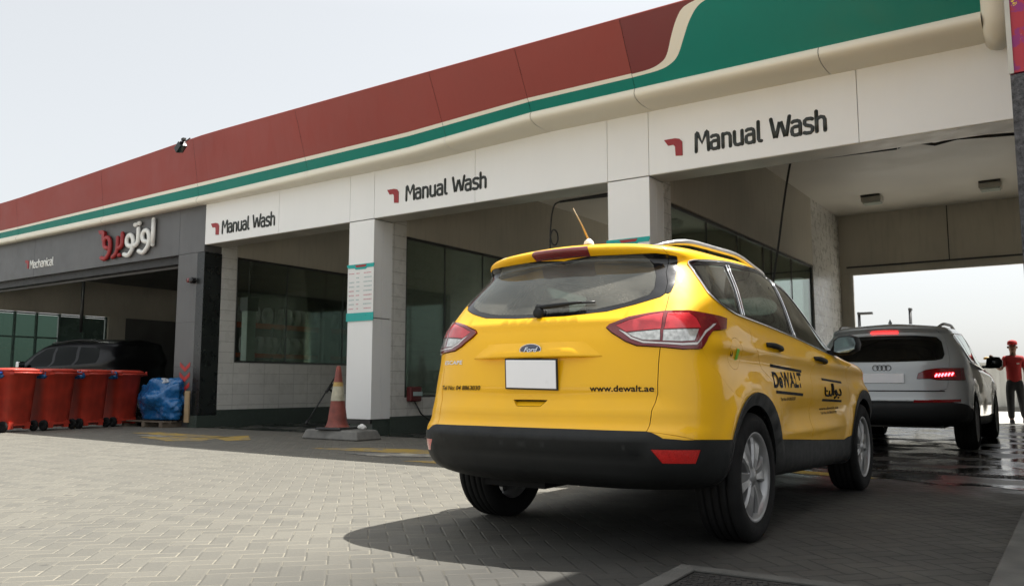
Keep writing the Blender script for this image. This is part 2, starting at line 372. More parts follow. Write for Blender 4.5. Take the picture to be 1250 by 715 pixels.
def strokes(mb, segs, x0, z0, sx, sz, r, y, thick, mapf=None):
    """pen strokes laid in the XZ plane, rounded and flattened against the wall"""
    for st in segs:
        P = [(x0+a*sx, z0+b*sz) for a, b in st]
        n = len(mb.v); mb.tube([(p[0], 0, p[1]) for p in P], r, 8, flat=(0, 1, 0))
        for p, q in ((P[0], P[1]), (P[-1], P[-2])):
            mb.lathe([(0, -r), (r*.7, -r*.7), (r, 0), (r*.7, r*.7), (0, r)], 10, 'y', (p[0], 0, p[1]))
        for i in range(n, len(mb.v)):
            v = mb.v[i]; mb.v[i] = (v[0], y+max(-1, min(1, v[1]/r))*thick, v[2])
def write(mb, text, x0, z0, width, h, r, y, thick):
    tot = sum(GL[c][0] for c in text); sx = width/tot; x = x0
    for c in text:
        strokes(mb, GL[c][1], x, z0, sx, h, r, y, thick); x += GL[c][0]*sx

# ------------------------------------------------------------------ car bodies
class Surf:
    """half car skin: columns run rear centre -> side -> front centre, rows run sill -> roof centre line"""
    def __init__(s, net, flares=(), creases=(), tight=1):
        D = np.array(net, float); s.R, s.C = D.shape[:2]; P = D.copy()
        V, U = np.meshgrid(np.arange(s.R), np.arange(s.C), indexing='ij')
        for _ in range(tight):
            s.P = s._pad(P); P = P + .8*(D - s._ev(U.ravel(), V.ravel()).reshape(D.shape))
            P[:, 0, 0] = 0; P[:, -1, 0] = 0; P[-1, :, 0] = 0
        s.P = s._pad(P); s.flares = flares; s.creases = creases
    def _pad(s, P):
        m = np.array([-1, 1, 1.])
        Q = np.concatenate([(P[:, 1]*m)[:, None], P, (P[:, -2]*m)[:, None]], 1)
        return np.concatenate([(2*Q[0]-Q[1])[None], Q, (Q[-2]*m)[None]], 0)
    def _ev(s, u, v):
        u = np.clip(np.asarray(u, float), 0, s.C-1-1e-9); v = np.clip(np.asarray(v, float), 0, s.R-1-1e-9)
        i = np.floor(u).astype(int); j = np.floor(v).astype(int)
        def B(t): return np.stack([(1-t)**3/6, (3*t**3-6*t**2+4)/6, (-3*t**3+3*t**2+3*t+1)/6, t**3/6], -1)
        bu, bv = B(u-i), B(v-j); out = 0
        for a in range(4):
            for b in range(4): out = out + (bv[..., a]*bu[..., b])[..., None]*s.P[j+a, i+b]
        return out
    def pos(s, u, v):
        p = s._ev(u, v)
        for (cy, cz, r, amp) in s.flares:      # bulge round a wheel arch
            d = np.hypot(p[..., 1]-cy, p[..., 2]-cz)
            w = np.exp(-((d-r)/.06)**2)*np.where(d < r, 1, 1)*(p[..., 0] > .6)*np.clip((1.02-p[..., 2])/.2, 0, 1)
            p[..., 0] = p[..., 0] + amp*w
        for f in s.creases: p = f(p)
        return p
    def nrm(s, u, v):
        e = .02; u = np.asarray(u, float); v = np.asarray(v, float)
        a = s.pos(np.minimum(u+e, s.C-1), v)-s.pos(np.maximum(u-e, 0), v)
        b = s.pos(u, np.minimum(v+e, s.R-1))-s.pos(u, np.maximum(v-e, 0))
        n = np.cross(a, b); return n/np.maximum(np.linalg.norm(n, axis=-1, keepdims=True), 1e-9)
def net_from(rows, nside=6):
    """rows of (z at c0,c3,c5,c8,c10,c14 ; W at c4,c7,c10 ; yr ; cr ; yf ; cf)"""
    N = []
    for (zs, W, yr, cr, yf, cf) in rows:
        cols = []
        fx = (0, .36, .68, .90, .985); fy = (0, .04, .18, .48, 1.)
        for a, b in zip(fx, fy): cols.append((W[0]*a, yr+cr*b))
        ys, ye = yr+cr+.26, yf-cf-.22
        for k in range(nside):
            t = k/(nside-1); w = np.interp(t, (0, .4, 1), W); cols.append((w, ys+(ye-ys)*t))
        for a, b in zip((.95, .76, .42, 0), (1., .45, .1, 0)): cols.append((W[2]*a, yf-cf*b))
        z = np.interp(np.arange(len(cols)), (0, 3, 5, 8, 10, 14), zs)
        N.append([(c[0], c[1], zz) for c, zz in zip(cols, z)])
    return N

UA, VA = .32, .115            # rough metres per unit of u and v
def inv(S, pts, mode, u0=0, u1=99):
    """surface parameters of the skin point nearest to each (x,z), (y,z) or (x,y,z)"""
    comp = {'xz': [0, 2], 'yz': [1, 2], 'xyz': [0, 1, 2]}[mode]; T = np.array(pts, float)
    u1 = min(u1, S.C-1)
    U, V = np.meshgrid(np.linspace(u0, u1, 90), np.linspace(0, S.R-1, 90)); U, V = U.ravel(), V.ravel()
    Pg = S.pos(U, V)[:, comp]
    idx = np.array([np.argmin(((Pg-t)**2).sum(1)) for t in T]); u, v = U[idx].copy(), V[idx].copy()
    for _ in range(10):
        e = .01; f0 = S.pos(u, v)[:, comp]; fu = (S.pos(u+e, v)[:, comp]-f0)/e; fv = (S.pos(u, v+e)[:, comp]-f0)/e
        r = T-f0; a = (fu*fu).sum(1)+1e-7; b = (fu*fv).sum(1); c = (fv*fv).sum(1)+1e-7; p = (fu*r).sum(1); q = (fv*r).sum(1)
        d = a*c-b*b+1e-12
        u = np.clip(u+np.clip((c*p-b*q)/d, -.3, .3), u0, u1-.011); v = np.clip(v+np.clip((a*q-b*p)/d, -.3, .3), 0, S.R-1.011)
    return np.stack([u, v], 1)
def smooth_poly(P, n=3, closed=True):
    """Catmull-Rom through the points"""
    P = np.array(P, float); m = len(P); out = []
    for i in range(m if closed else m-1):
        g = lambda k: P[(k) % m] if closed else P[min(max(k, 0), m-1)]
        a, b, c, d = g(i-1), g(i), g(i+1), g(i+2)
        for j in range(n):
            t = j/n; out.append(.5*((2*b)+(c-a)*t+(2*a-5*b+4*c-d)*t*t+(3*b-a-3*c+d)*t**3))
    if not closed: out.append(P[-1])
    return np.array(out)
def inside(poly, u, v):
    x, y = np.asarray(poly)[:, 0], np.asarray(poly)[:, 1]; r = np.zeros(u.shape, bool)
    for i in range(len(x)):
        j = i-1; cnd = (y[i] > v) != (y[j] > v)
        with np.errstate(divide='ignore', invalid='ignore'): xx = (x[j]-x[i])*(v-y[i])/(y[j]-y[i])+x[i]
        r ^= cnd & (u < xx)
    return r
def densify(P, closed, step=.035):
    P = np.asarray(P, float); out = []; n = len(P)
    for i in range(n if closed else n-1):
        a, b = P[i], P[(i+1) % n]; L = math.hypot((b[0]-a[0])*UA, (b[1]-a[1])*VA); k = max(1, int(math.ceil(L/step)))
        out += [a+(b-a)*j/k for j in range(k)]
    if not closed: out.append(P[-1])
    return np.array(out)
def skin(S, cuts, pieces, root, nu=5, nv=4):
    """cuts: [(uv points, closed)]; pieces: (name, test, material, lift, both sides at once?, gap, parent name or None)"""
    cons = [densify(c, cl) for c, cl in cuts]
    ug = np.linspace(0, S.C-1, (S.C-1)*nu+1); vg = np.linspace(0, S.R-1, (S.R-1)*nv+1)
    U, V = np.meshgrid(ug, vg); G = np.stack([U.ravel(), V.ravel()], 1)
    allc = np.concatenate(cons); sc = np.array([UA, VA])
    edge = (G[:, 0] == 0) | (G[:, 0] == S.C-1) | (G[:, 1] == 0) | (G[:, 1] == S.R-1)
    keep = edge.copy()
    for s0 in range(0, len(G), 512):
        d = np.sqrt((((G[s0:s0+512, None]-allc[None])*sc)**2).sum(2)).min(1); keep[s0:s0+512] |= d > .016
    G = G[keep]; pts = [tuple(p) for p in G*sc]; E = []
    for (c, cl), P in zip(cuts, cons):
        n0 = len(pts); pts += [tuple(p) for p in P*sc]
        E += [(n0+i, n0+i+1) for i in range(len(P)-1)]+([(n0+len(P)-1, n0)] if cl else [])
    vs, _, fs, *_ = delaunay_2d_cdt([Vector(p) for p in pts], E, [], 0, 1e-5)
    uv = np.array([(v[0], v[1]) for v in vs])/sc; F = np.array([f for f in fs if len(f) == 3])
    uv[:, 0] = np.clip(uv[:, 0], 0, S.C-1); uv[:, 1] = np.clip(uv[:, 1], 0, S.R-1)
    P = S.pos(uv[:, 0], uv[:, 1]); N = S.nrm(uv[:, 0], uv[:, 1])
    mid = (uv[:, 0] < 1e-4) | (uv[:, 0] > S.C-1-1e-4) | (uv[:, 1] > S.R-1-1e-4); P[mid, 0] = 0; N[mid, 0] = 0
    N /= np.maximum(np.linalg.norm(N, axis=1, keepdims=True), 1e-9)
    ar = np.cross(P[F[:, 1]]-P[F[:, 0]], P[F[:, 2]]-P[F[:, 0]]); nn = N[F].mean(1); A = np.linalg.norm(ar, axis=1)
    F = F[A > 1e-9]; ar = ar[A > 1e-9]; nn = nn[A > 1e-9]
    fl = (ar*nn).sum(1) < 0; F[fl] = F[fl][:, ::-1]
    cu = uv[F].mean(1); left = np.ones(len(F), bool); made = {}
    for name, test, m, lift, both, gap, par in pieces:
        sel = left & test(cu[:, 0], cu[:, 1]); left &= ~sel
        if name is None or not sel.any(): continue
        T = F[sel]; ids, inv_ = np.unique(T, return_inverse=True); T = inv_.reshape(T.shape)
        p = P[ids]+N[ids]*lift; n = N[ids]; md = mid[ids]; p[md, 0] = 0
        ec = {}
        for t in T:
            for a, b in ((t[0], t[1]), (t[1], t[2]), (t[2], t[0])): ec[(a, b)] = 1
        bnd = [e for e in ec if (e[1], e[0]) not in ec and not (md[e[0]] and md[e[1]])]
        mv = np.zeros_like(p)
        for a, b in bnd:
            w = np.cross(n[a], p[b]-p[a]); w /= max(np.linalg.norm(w), 1e-9); mv[a] += w; mv[b] += w
        L = np.linalg.norm(mv, axis=1, keepdims=True); mv = np.where(L > 1e-6, mv/np.maximum(L, 1e-6), 0)*gap
        mv[md, 0] = 0; p = p+mv
        bi = sorted({i for e in bnd for i in e}); mp = {b: len(p)+k for k, b in enumerate(bi)}
        dep = .012+max(lift, 0); allp = np.concatenate([p, p[bi]-n[bi]*dep]) if bi else p
        faces = [tuple(t) for t in T]; ln = [n[i] for t in T for i in t]
        for a, b in bnd:
            q = (b, a, mp[a], mp[b]); faces.append(q); fn = np.cross(allp[a]-allp[b], allp[mp[a]]-allp[b]); fn /= max(np.linalg.norm(fn), 1e-9)
            ln += [fn]*4
        ln = np.array(ln)
        def mesh(V_, F_, L_):
            me = bpy.data.meshes.new(name); me.from_pydata([tuple(x) for x in V_], [], F_)
            me.polygons.foreach_set('use_smooth', [True]*len(me.polygons)); me.materials.append(M[m]); 
            me.normals_split_custom_set([tuple(x) for x in L_]); return me
        def flip(V_, F_, L_):
            V2 = V_*np.array([-1, 1, 1]); L2 = L_*np.array([-1, 1, 1]); F2 = []; LL = []; k = 0
            for f in F_: F2.append(tuple(reversed(f))); LL += list(L2[k:k+len(f)][::-1]); k += len(f)
            return V2, F2, np.array(LL)
        Vm, Fm, Lm = flip(allp, faces, ln); par_l = made.get(par, [root, root])
        if both:
            k = len(allp); me = mesh(np.concatenate([allp, Vm]), faces+[tuple(i+k for i in f) for f in Fm], np.concatenate([ln, Lm]))
            o = bpy.data.objects.new(name, me); col.objects.link(o); o.parent = par_l[0]; made[name] = [o, o]
        else:
            oo = []
            for q, (a, b, c) in enumerate(((allp, faces, ln), (Vm, Fm, Lm))):
                o = bpy.data.objects.new(name, mesh(a, b, c)); col.objects.link(o); o.parent = par_l[q]; oo.append(o)
            made[name] = oo
    return made
def on_skin(S, uvs, lift=0.0):
    uvs = np.asarray(uvs, float); p = S.pos(uvs[:, 0], uvs[:, 1]); return p+S.nrm(uvs[:, 0], uvs[:, 1])*lift
def flip_obj(o, parent=None):
    c = o.copy(); c.data = o.data.copy(); col.objects.link(c)
    for v in c.data.vertices: v.co.x *= -1
    c.data.flip_normals()
    if parent: c.parent = parent
    return c
def skin_text(S, text, x0, z0, h, mode, m, parent, name='lettering', width=None, bold=.0, shear=0, plane_x=None, flip=False, lift=.002):
    """printed words laid on the skin; mode xz on the tail, yz on the flank"""
    cu = bpy.data.curves.new('t', 'FONT'); cu.body = text; cu.size = 1; cu.offset = bold; cu.shear = shear; cu.resolution_u = 3
    ob = bpy.data.objects.new('t', cu); col.objects.link(ob); bpy.context.view_layer.update()
    me = bpy.data.meshes.new_from_object(ob.evaluated_get(bpy.context.evaluated_depsgraph_get())); bpy.data.objects.remove(ob)
    xy = np.array([v.co[:2] for v in me.vertices]); xy[:, 0] -= xy[:, 0].min(); xy[:, 1] -= 0
    H = np.percentile(xy[:, 1], 99); sc = h/H; sx = (width/xy[:, 0].max()) if width else sc
    q = np.stack([x0+xy[:, 0]*sx*(-1 if flip else 1), z0+xy[:, 1]*sc], 1)
    if mode == 'yz': uv = inv(S, q, 'yz', 4, 12); p = on_skin(S, uv, lift)
    else:
        sg = np.where(q[:, 0] < 0, -1, 1); uv = inv(S, np.stack([abs(q[:, 0]), q[:, 1]], 1), 'xz', 0, 5); p = on_skin(S, uv, lift); p[:, 0] *= sg
    for v, c in zip(me.vertices, p): v.co = c
    me.materials.clear(); me.materials.append(M[m]); me.name = name
    o = bpy.data.objects.new(name, me); col.objects.link(o); o.parent = parent; return o
def wheel(parent, x, y, r, w, spokes, rim_r, side, rimm='alloy'):
    """tyre with tread grooves and a spoked alloy rim; side +1 = outer face towards +x"""
    hw = w/2; e = empty('wheel', (x, y, r)); e.parent = parent
    p = [(rim_r-.005, -hw*.80), (rim_r+.02, -hw*.97), (r*.88, -hw*1.02), (r*.955, -hw*.93), (r*.985, -hw*.80)]
    for k in range(4):
        c = hw*(-.52+.35*k); p += [(r, c-.016), (r, c-.0065), (r-.013, c-.005), (r-.013, c+.005), (r, c+.0065), (r, c+.016)]
    p += [(r*.985, hw*.80), (r*.955, hw*.93), (r*.88, hw*1.02), (rim_r+.035, hw*1.0), (rim_r+.03, hw*.985), (rim_r+.01, hw*.95), (rim_r-.002, hw*.80)]
    t = MB().lathe(p, 72, 'x').build('tyre', 'tyre_rubber', e)
    o = hw*.80*side
    a = MB(); a.lathe([(rim_r, -hw*.7*side), (rim_r-.012, -hw*.5*side), (rim_r-.02, hw*.2*side), (rim_r-.012, o-.01*side), (rim_r+.006, o), (rim_r+.012, o+.012*side), (rim_r+.004, o+.016*side), (rim_r-.016, o+.004*side), (rim_r-.024, o-.03*side)], 64, 'x')
    for k in range(spokes):
        th = 2*math.pi*k/spokes+.12; c, s = math.cos(th), math.sin(th)
        def q(rr, tt, h): return (o+h*side, rr*c-tt*s, rr*s+tt*c)
        r0, r1 = .035, rim_r-.012; kk = 6/spokes; ws = ((r0, .028*kk, .0), (rim_r*.45, .040*kk, .003), (rim_r*.72, .058*kk, -.001), (r1, .088*kk, -.010))
        vs = []
        for rr, hw_, h in ws: vs += [q(rr, -hw_, h-.012), q(rr, -hw_*.80, h), q(rr, 0, h-.006), q(rr, hw_*.80, h), q(rr, hw_, h-.012), q(rr, hw_, h-.05), q(rr, -hw_, h-.05)]
        fs = [(i*7+j, i*7+(j+1) % 7, (i+1)*7+(j+1) % 7, (i+1)*7+j) for i in range(3) for j in range(7)]+[(0, 1, 2, 3, 4, 5, 6), tuple(range(27, 20, -1))]
        a.add(vs, fs, False)
    a.lathe([(.0, o+.008*side), (.028, o+.008*side), (.034, o+.002*side), (.062, o-.006*side), (.066, o-.02*side), (.066, o-.06*side)], 24, 'x')
    a.build('rim', rimm, e)
    MB().lathe([(.0, o-.10*side), (.165, o-.10*side), (.165, o-.085*side), (.06, o-.085*side), (0, o-.08*side)], 32, 'x').build('brake_disc', 'iron', e)
    for k in range(5):
        th = 2*math.pi*k/5; pass
    return e

KUGA_ROWS=[
((.33,.32,.30,.26,.24,.24),(.74,.78,.80),.22,.40,4.34,.5),
((.385,.37,.35,.29,.28,.28),(.85,.87,.87),.07,.38,4.44,.5),
((.475,.465,.45,.42,.44,.42),(.895,.885,.895),.01,.36,4.50,.5),
((.60,.60,.59,.55,.58,.58),(.902,.895,.91),.00,.36,4.52,.5),
((.65,.65,.65,.66,.68,.68),(.905,.90,.91),.05,.36,4.51,.5),
((.80,.82,.82,.82,.82,.80),(.90,.905,.905),.075,.37,4.48,.5),
((.96,.98,.98,.96,.94,.93),(.885,.895,.885),.095,.38,4.40,.45),
((1.09,1.10,1.11,1.05,1.01,1.00),(.885,.885,.865),.12,.38,4.12,.35),
((1.21,1.22,1.24,1.15,1.08,1.12),(.85,.845,.83),.185,.38,3.60,.45),
((1.37,1.36,1.38,1.33,1.25,1.28),(.785,.79,.765),.31,.36,3.34,.45),
((1.50,1.47,1.49,1.49,1.44,1.42),(.72,.735,.70),.43,.32,3.04,.42),
((1.54,1.515,1.535,1.545,1.50,1.48),(.695,.705,.67),.42,.30,2.92,.40),
((1.575,1.56,1.575,1.60,1.55,1.54),(.645,.64,.615),.37,.32,2.74,.36),
((1.61,1.60,1.62,1.645,1.60,1.59),(.46,.45,.42),.50,.28,2.55,.28),
((1.63,1.63,1.645,1.665,1.63,1.615),(.22,.22,.2),.62,.25,2.38,.22),
((1.635,1.64,1.65,1.67,1.635,1.62),(0,0,0),.66,.25,2.32,.2)]
FL=((.95,.345,.47,.022),(3.64,.345,.47,.022))
KUGA_ROWS=[(zs,tuple(w*.985 for w in W),yr,cr*1.12,yf,cf) for zs,W,yr,cr,yf,cf in KUGA_ROWS]
KUGA_ROWS=[(tuple(z+(.022 if k>=12 else .012 if k>=9 else 0) for z in r[0]),)+r[1:] for k,r in enumerate(KUGA_ROWS)]

# ------------------------------------------------------------------ setting
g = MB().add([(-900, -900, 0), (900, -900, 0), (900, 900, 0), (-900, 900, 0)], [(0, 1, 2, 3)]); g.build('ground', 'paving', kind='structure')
def sheet(name, pts, z, m, **kw):
    return MB().add([(x, y, z) for x, y in pts], [tuple(range(len(pts)))]).build(name, m, fix=False, **kw)
YF = 10.04; XW1, XW2, XW3, XR_ = -14.42, -9.74, -4.65, -.30
edge = [(-4.0, 8.9), (-3.2, 8.55), (-2.5, 8.75), (-1.9, 8.3), (-1.4, 8.12), (-1.0, 7.9), (-.7, 8.02), (-.37, 7.8)]
sheet('wash_bay_floor', [(-4.64, 20.8), (-4.64, 9.2)]+edge+[(-.31, 20.8)], .004, 'wet_floor', kind='structure')
sheet('wash_bay_floor', [(XW2+.01, 10.1), (-5.3, 10.1), (-5.3, 20.8), (XW2+.01, 20.8)], .004, 'wet_floor', kind='structure')
sheet('wash_bay_floor', [(XW1+.01, 10.1), (-10.37, 10.1), (-10.37, 20.8), (XW1+.01, 20.8)], .004, 'wet_floor', kind='structure')
sheet('workshop_floor', [(-34, 10.1), (XW1-.26, 10.1), (XW1-.26, 20.8), (-34, 20.8)], .004, 'workshop_floor', kind='structure')
sheet('bounce_slab', [(-80, -90), (40, -90), (40, -4), (1.0, -4), (1.0, 1.2), (-1.9, 1.35), (-2.6, .6), (-5, -1.0), (-80, -12)], .004, 'bounce_concrete', kind='structure')  # unseen pale slab behind the camera, added to bounce light onto the facade
sheet('concrete_apron', [(-40, 20.95), (10, 20.95), (10, 60), (-40, 60)], .004, 'apron_concrete', kind='structure')
# worn painted arrows and bars
for nm, pts, m in (('painted_marking', [(-8.55,7.66),(-7.2,7.72),(-6.1,8.0),(-6.0,8.25),(-7.3,8.32),(-8.1,8.0)], 'worn_yellow'),
                   ('painted_marking', [(-7.6,7.36),(-6.9,7.25),(-6.3,7.5),(-6.1,7.85),(-6.9,7.75)], 'worn_white'),
                   ('painted_marking', [(-6.25,6.95),(-5.6,7.0),(-5.2,7.6),(-5.9,7.65)], 'worn_yellow'),
                   ('painted_marking', [(-13.87,8.32),(-12.4,8.15),(-11.5,8.26),(-11.4,8.55),(-12.4,8.62),(-13.6,8.7)], 'worn_yellow'),
                   ('painted_marking', [(-12.7,7.75),(-11.4,7.43),(-10.99,7.71),(-11.3,8.2),(-12.2,8.1)], 'worn_yellow'),
                   ('painted_marking', [(-13.1,7.95),(-12.3,7.9),(-12.2,8.1),(-13.0,8.2)], 'worn_white'),
                   ('painted_marking', [(-11.56,8.3),(-10.7,7.95),(-10.59,8.3),(-11.5,9.0)], 'worn_yellow'),
                   ('painted_marking', [(-3.0,8.3),(-1.7,8.0),(-1.5,8.2),(-2.8,8.6)], 'worn_yellow')):
    P = []; n = len(pts)
    for i in range(n):
        a, b = np.array(pts[i]), np.array(pts[(i+1) % n])
        for k in range(8): P.append(a+(b-a)*k/8+rng.normal(0, .018, 2))
    sheet(nm, P, .003 if m == 'worn_yellow' else .0055, m, kind='structure')
B((-.36, -3, 0), (3.5, 9.99, .05)).build('raised_pavement', 'shaded_kerb', kind='structure', bevel=.012)

# ------------------------------------------------------------------ the wash building
bld = empty('wash_building', (0, 0, 0), label='long single-storey car wash building with white fascia, red and green canopy and open bays', cat='building')
def part(name, m, mb, **kw): return mb.build(name, m, bld, **kw)
# white fascia in panels with fine joints
seams = [-14.44, -12.2, -10.33, -9.75, -7.6, -5.28, -4.65, -1.97, -.22]
for a, b in zip(seams[:-1], seams[1:]):
    part('fascia_panel', 'white_panel', B((a+.003, YF, 3.655), (b-.003, YF+.06, 4.80)), bevel=.003)
part('fascia_core', 'soffit', B((-14.43, YF+.062, 3.67), (-.22, YF+.50, 4.85)))
part('soffit', 'soffit', B((-14.40, YF+.02, 3.648), (-10.37, YF+.46, 3.667))); part('soffit', 'soffit', B((XW2+.01, YF+.02, 3.648), (-5.29, YF+.46, 3.667))); part('soffit', 'soffit', B((XW3+.01, YF+.02, 3.648), (-.25, YF+.46, 3.667)))
part('bay_ceiling', 'ceiling_panel', B((-14.4, YF+.5, 4.9), (10, 20.9, 5.0)))
for z0, z1, nm, m in ((.27, 1.95, 'lower', 0), (1.965, 3.64, 'upper', 0)):
    for xa, xb in ((-10.33, XW2), (-5.28, XW3)):
        part('column_cladding', 'white_panel', B((xa, YF, z0), (xb, YF+.22, z1)), bevel=.004)
        part('column_side_panel', 'white_panel', B((xa+.003, YF+.228, z0), (xb-.003, YF+.46, z1)), bevel=.004)
for xa, xb in ((-10.30, XW2-.03), (-5.25, XW3-.03)):
    part('column_core', 'metal_frame', B((xa, YF+.02, .2), (xb, YF+.44, 3.64)))
    part('column_base', 'plinth_granite', B((xa+.02, YF+.06, 0), (xb+.012, YF+.46, .262)), bevel=.004)
# long bay walls: tiled pier, low wall, glazing, wall above
def bay_wall(x, thick, y0, yg0, yg1, y1, zs, zt, top=4.9, mullions=(), plinth=.30):
    part('tiled_wall', 'wall_tiles', B((x-thick, y0, plinth), (x, yg0, top)))
    part('tiled_wall', 'wall_tiles', B((x-thick, yg1, plinth), (x, y1, top)))
    part('wall_above_window', 'inner_wall', B((x-thick+.002, yg0, zt), (x-.002, yg1, top)))
    if zs > plinth+.05: part('tiled_wall', 'wall_tiles', B((x-thick, yg0, plinth), (x, yg1, zs)))
    part('wall_plinth', 'plinth_granite', B((x-thick-.0, y0, 0), (x+.015, y1, plinth)))
    f = MB(); f.box((x-.07, yg0, zt-.05), (x-.035, yg1, zt)); f.box((x-.07, yg0, zs), (x-.02, yg1, zs+.04)); f.box((x-.07, yg0, zs+.04), (x-.02, yg0+.05, zt-.05)); f.box((x-.07, yg1-.05, zs+.04), (x-.02, yg1, zt-.05))
    for y in mullions: f.box((x-.055, y-.008, zs+.04), (x-.035, y+.008, zt-.05))
    fr = part('window_frame', 'metal_frame', f)
    ys = [yg0+.05]+list(mullions)+[yg1-.05]
    for a, b in zip(ys[:-1], ys[1:]): B((x-.050, a+.002, zs+.04), (x-.042, b-.002, zt-.05)).build('window_pane', 'workshop_glass' if x == XW1 else 'shop_glass', fr)
bay_wall(XW1, .22, YF+.42, 10.83, 15.6, 20.8, 1.30, 3.50, mullions=(12.2, 13.9), plinth=.34)
bay_wall(XW2, .22, YF+.46, 10.86, 19.0, 20.8, .62, 3.47, mullions=(12.0, 13.2, 14.5, 16.0, 17.5))
bay_wall(XW3, .22, YF+.46, 10.75, 18.3, 20.8, .62, 3.42, mullions=(12.2, 13.6, 15.0, 15.5, 16.8))
part('tiled_wall', 'wall_tiles', B((XR_, YF, .0), (XR_+.25, 20.8, 4.9)))
# rear wall with the drive-through openings
part('rear_wall', 'inner_wall', B((-27.2, 20.8, 3.50), (3, 21.05, 4.9)))
for a, b in ((-15.0, -14.2), (-10.33, -9.70), (-5.3, -4.42), (-.5, .3)): part('rear_wall_pier', 'inner_wall', B((a, 20.8, 0), (b, 21.05, 3.495)))
part('rear_door_frame', 'soffit', MB().box((-4.42, 20.76, 0), (-4.36, 20.84, 3.44)).box((-4.42, 20.76, 3.44), (-.5, 20.84, 3.499)))
part('wall_trim', 'metal_frame', MB().box((-4.5, 20.77, 3.62), (-.3, 20.80, 3.66)).box((-2.3, 20.785, 3.66), (-2.28, 20.80, 4.9)))
part('roof_slab', 'kerb_concrete', B((-27.3, YF+.3, 5.02), (4, 21.2, 5.18)))
# grey workshop front
part('grey_fascia', 'grey_cladding', B((-30, YF, 3.52), (-14.445, YF+.4, 4.80)))
for x in (-18.2, -21.4, -24.5, -15.31): part('fascia_joint', 'metal_frame', B((x-.004, YF-.0015, 3.53), (x+.004, YF+.01, 4.7)))
part('grey_pillar', 'grey_cladding', B((-15.31, YF+.001, .0), (-14.66, YF+.42, 3.515)), bevel=.006)
part('dark_pillar_face', 'dark_cladding', B((-14.655, YF+.0, .24), (-14.425, YF+.415, 3.512)), bevel=.004)
part('pillar_base', 'plinth_granite', B((-14.70, YF-.05, 0), (-14.40, YF+.42, .236)), bevel=.004)
part('pillar_joint', 'metal_frame', MB().box((-15.315, YF-.001, 1.20), (-14.66, YF+.01, 1.206)).box((-15.315, YF-.001, 2.1), (-14.66, YF+.01, 2.106)))
part('shutter_box', 'black_rubber', B((-30, YF+.12, 3.36), (-15.32, YF+.55, 3.519)))
part('shutter_rail', 'grey_cladding', B((-30, YF+.30, 3.31), (-15.32, YF+.34, 3.358)))
for k in range(3):
    zc = 1.20-.20*k; c = MB(); 
    for sgn in (1, -1): c.add([(-14.92+sgn*.17, YF-.004, zc+.10), (-14.92+sgn*.17, YF-.004, zc+.01), (-14.92, YF-.004, zc-.10), (-14.92, YF-.004, zc-.01)], [(0, 1, 2, 3) if sgn < 0 else (3, 2, 1, 0)])
    part('painted_chevron', 'chevron_red', c, fix=False)
# workshop interior
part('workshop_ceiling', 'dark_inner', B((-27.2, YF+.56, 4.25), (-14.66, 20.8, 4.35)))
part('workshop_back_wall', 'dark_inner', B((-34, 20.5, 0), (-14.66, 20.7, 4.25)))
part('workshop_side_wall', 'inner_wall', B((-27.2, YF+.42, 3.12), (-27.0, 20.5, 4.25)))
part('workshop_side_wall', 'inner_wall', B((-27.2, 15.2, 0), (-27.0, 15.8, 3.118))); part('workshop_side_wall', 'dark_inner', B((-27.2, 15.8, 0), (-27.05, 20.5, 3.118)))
f = MB()
for y in (10.5, 11.6, 12.25, 12.9, 13.6, 14.4, 15.15): f.box((-27.14, y-.03, 0), (-27.06, y+.03, 3.11))
for z in (.02, 1.25, 2.3, 3.05): f.box((-27.13, 10.5, z), (-27.07, 15.15, z+.05))
fr = part('glazed_screen', 'door_green', f)
B((-27.11, 10.5, .07), (-27.10, 13.55, 3.04)).build('screen_pane', 'screen_glass', fr); B((-27.115, 13.65, .07), (-27.10, 15.1, 3.04)).build('screen_pane', 'door_green', fr)
f = MB()
for x, y in ((-20.0, 14.8), (-17.0, 16.3)): f.tube([(x, y, 4.24), (x, y, 2.9), (x+.1, y, 2.4)], .045)
f.tube([(-24.6, 13.0, 4.2), (-24.6, 13.0, 2.4)], .05); f.tube([(-24.6, 13.0, 4.1), (-22, 13.0, 4.15)], .05)
part('ceiling_pipe', 'metal_frame', f)
# canopy: quarter-round lower tube and outward leaning fascia
XS = np.array([-34, -26, -22, -18, -14.45, -11.1, -7.83, -6.2, -4.57, -2.25, -.62])
def cy(x): return float(np.interp(x, [-34, -22, -14, -8.6, -6.2, -4], [9.92, 9.90, 9.86, 9.64, 9.50, 9.48]))
def cz(x): return float(np.interp(x, [-34, -22, -14, -8.6, -6.2, -4], [4.62, 4.62, 4.62, 4.61, 4.68, 4.68]))
def ty(x): return cy(x)-float(np.interp(x, [-16, -9], [.12, .42]))
def tz(x): return (.51 if x > -14 else float(np.interp(x, [-34, -22, -14], [.46, .477, .51])))*ty(x)+.84
def fpt(x, t, off=0):
    a = np.array([x, cy(x), cz(x)]); b = np.array([x, ty(x), tz(x)]); n = np.array([0, -(b[2]-a[2]), (b[1]-a[1])]); n = n/np.linalg.norm(n)
    return a+(b-a)*t+n*off
def strip(x0, x1, t0, t1, m, name, off, parent=bld, n=10):
    xs = np.linspace(x0, x1, n); mb = MB(); P = []
    for x in xs: P += [fpt(x, t0(x) if callable(t0) else t0, off), fpt(x, t1(x) if callable(t1) else t1, off)]
    mb.add(P, [(2*k, 2*k+2, 2*k+3, 2*k+1) for k in range(n-1)]); return mb.build(name, m, parent, fix=False)
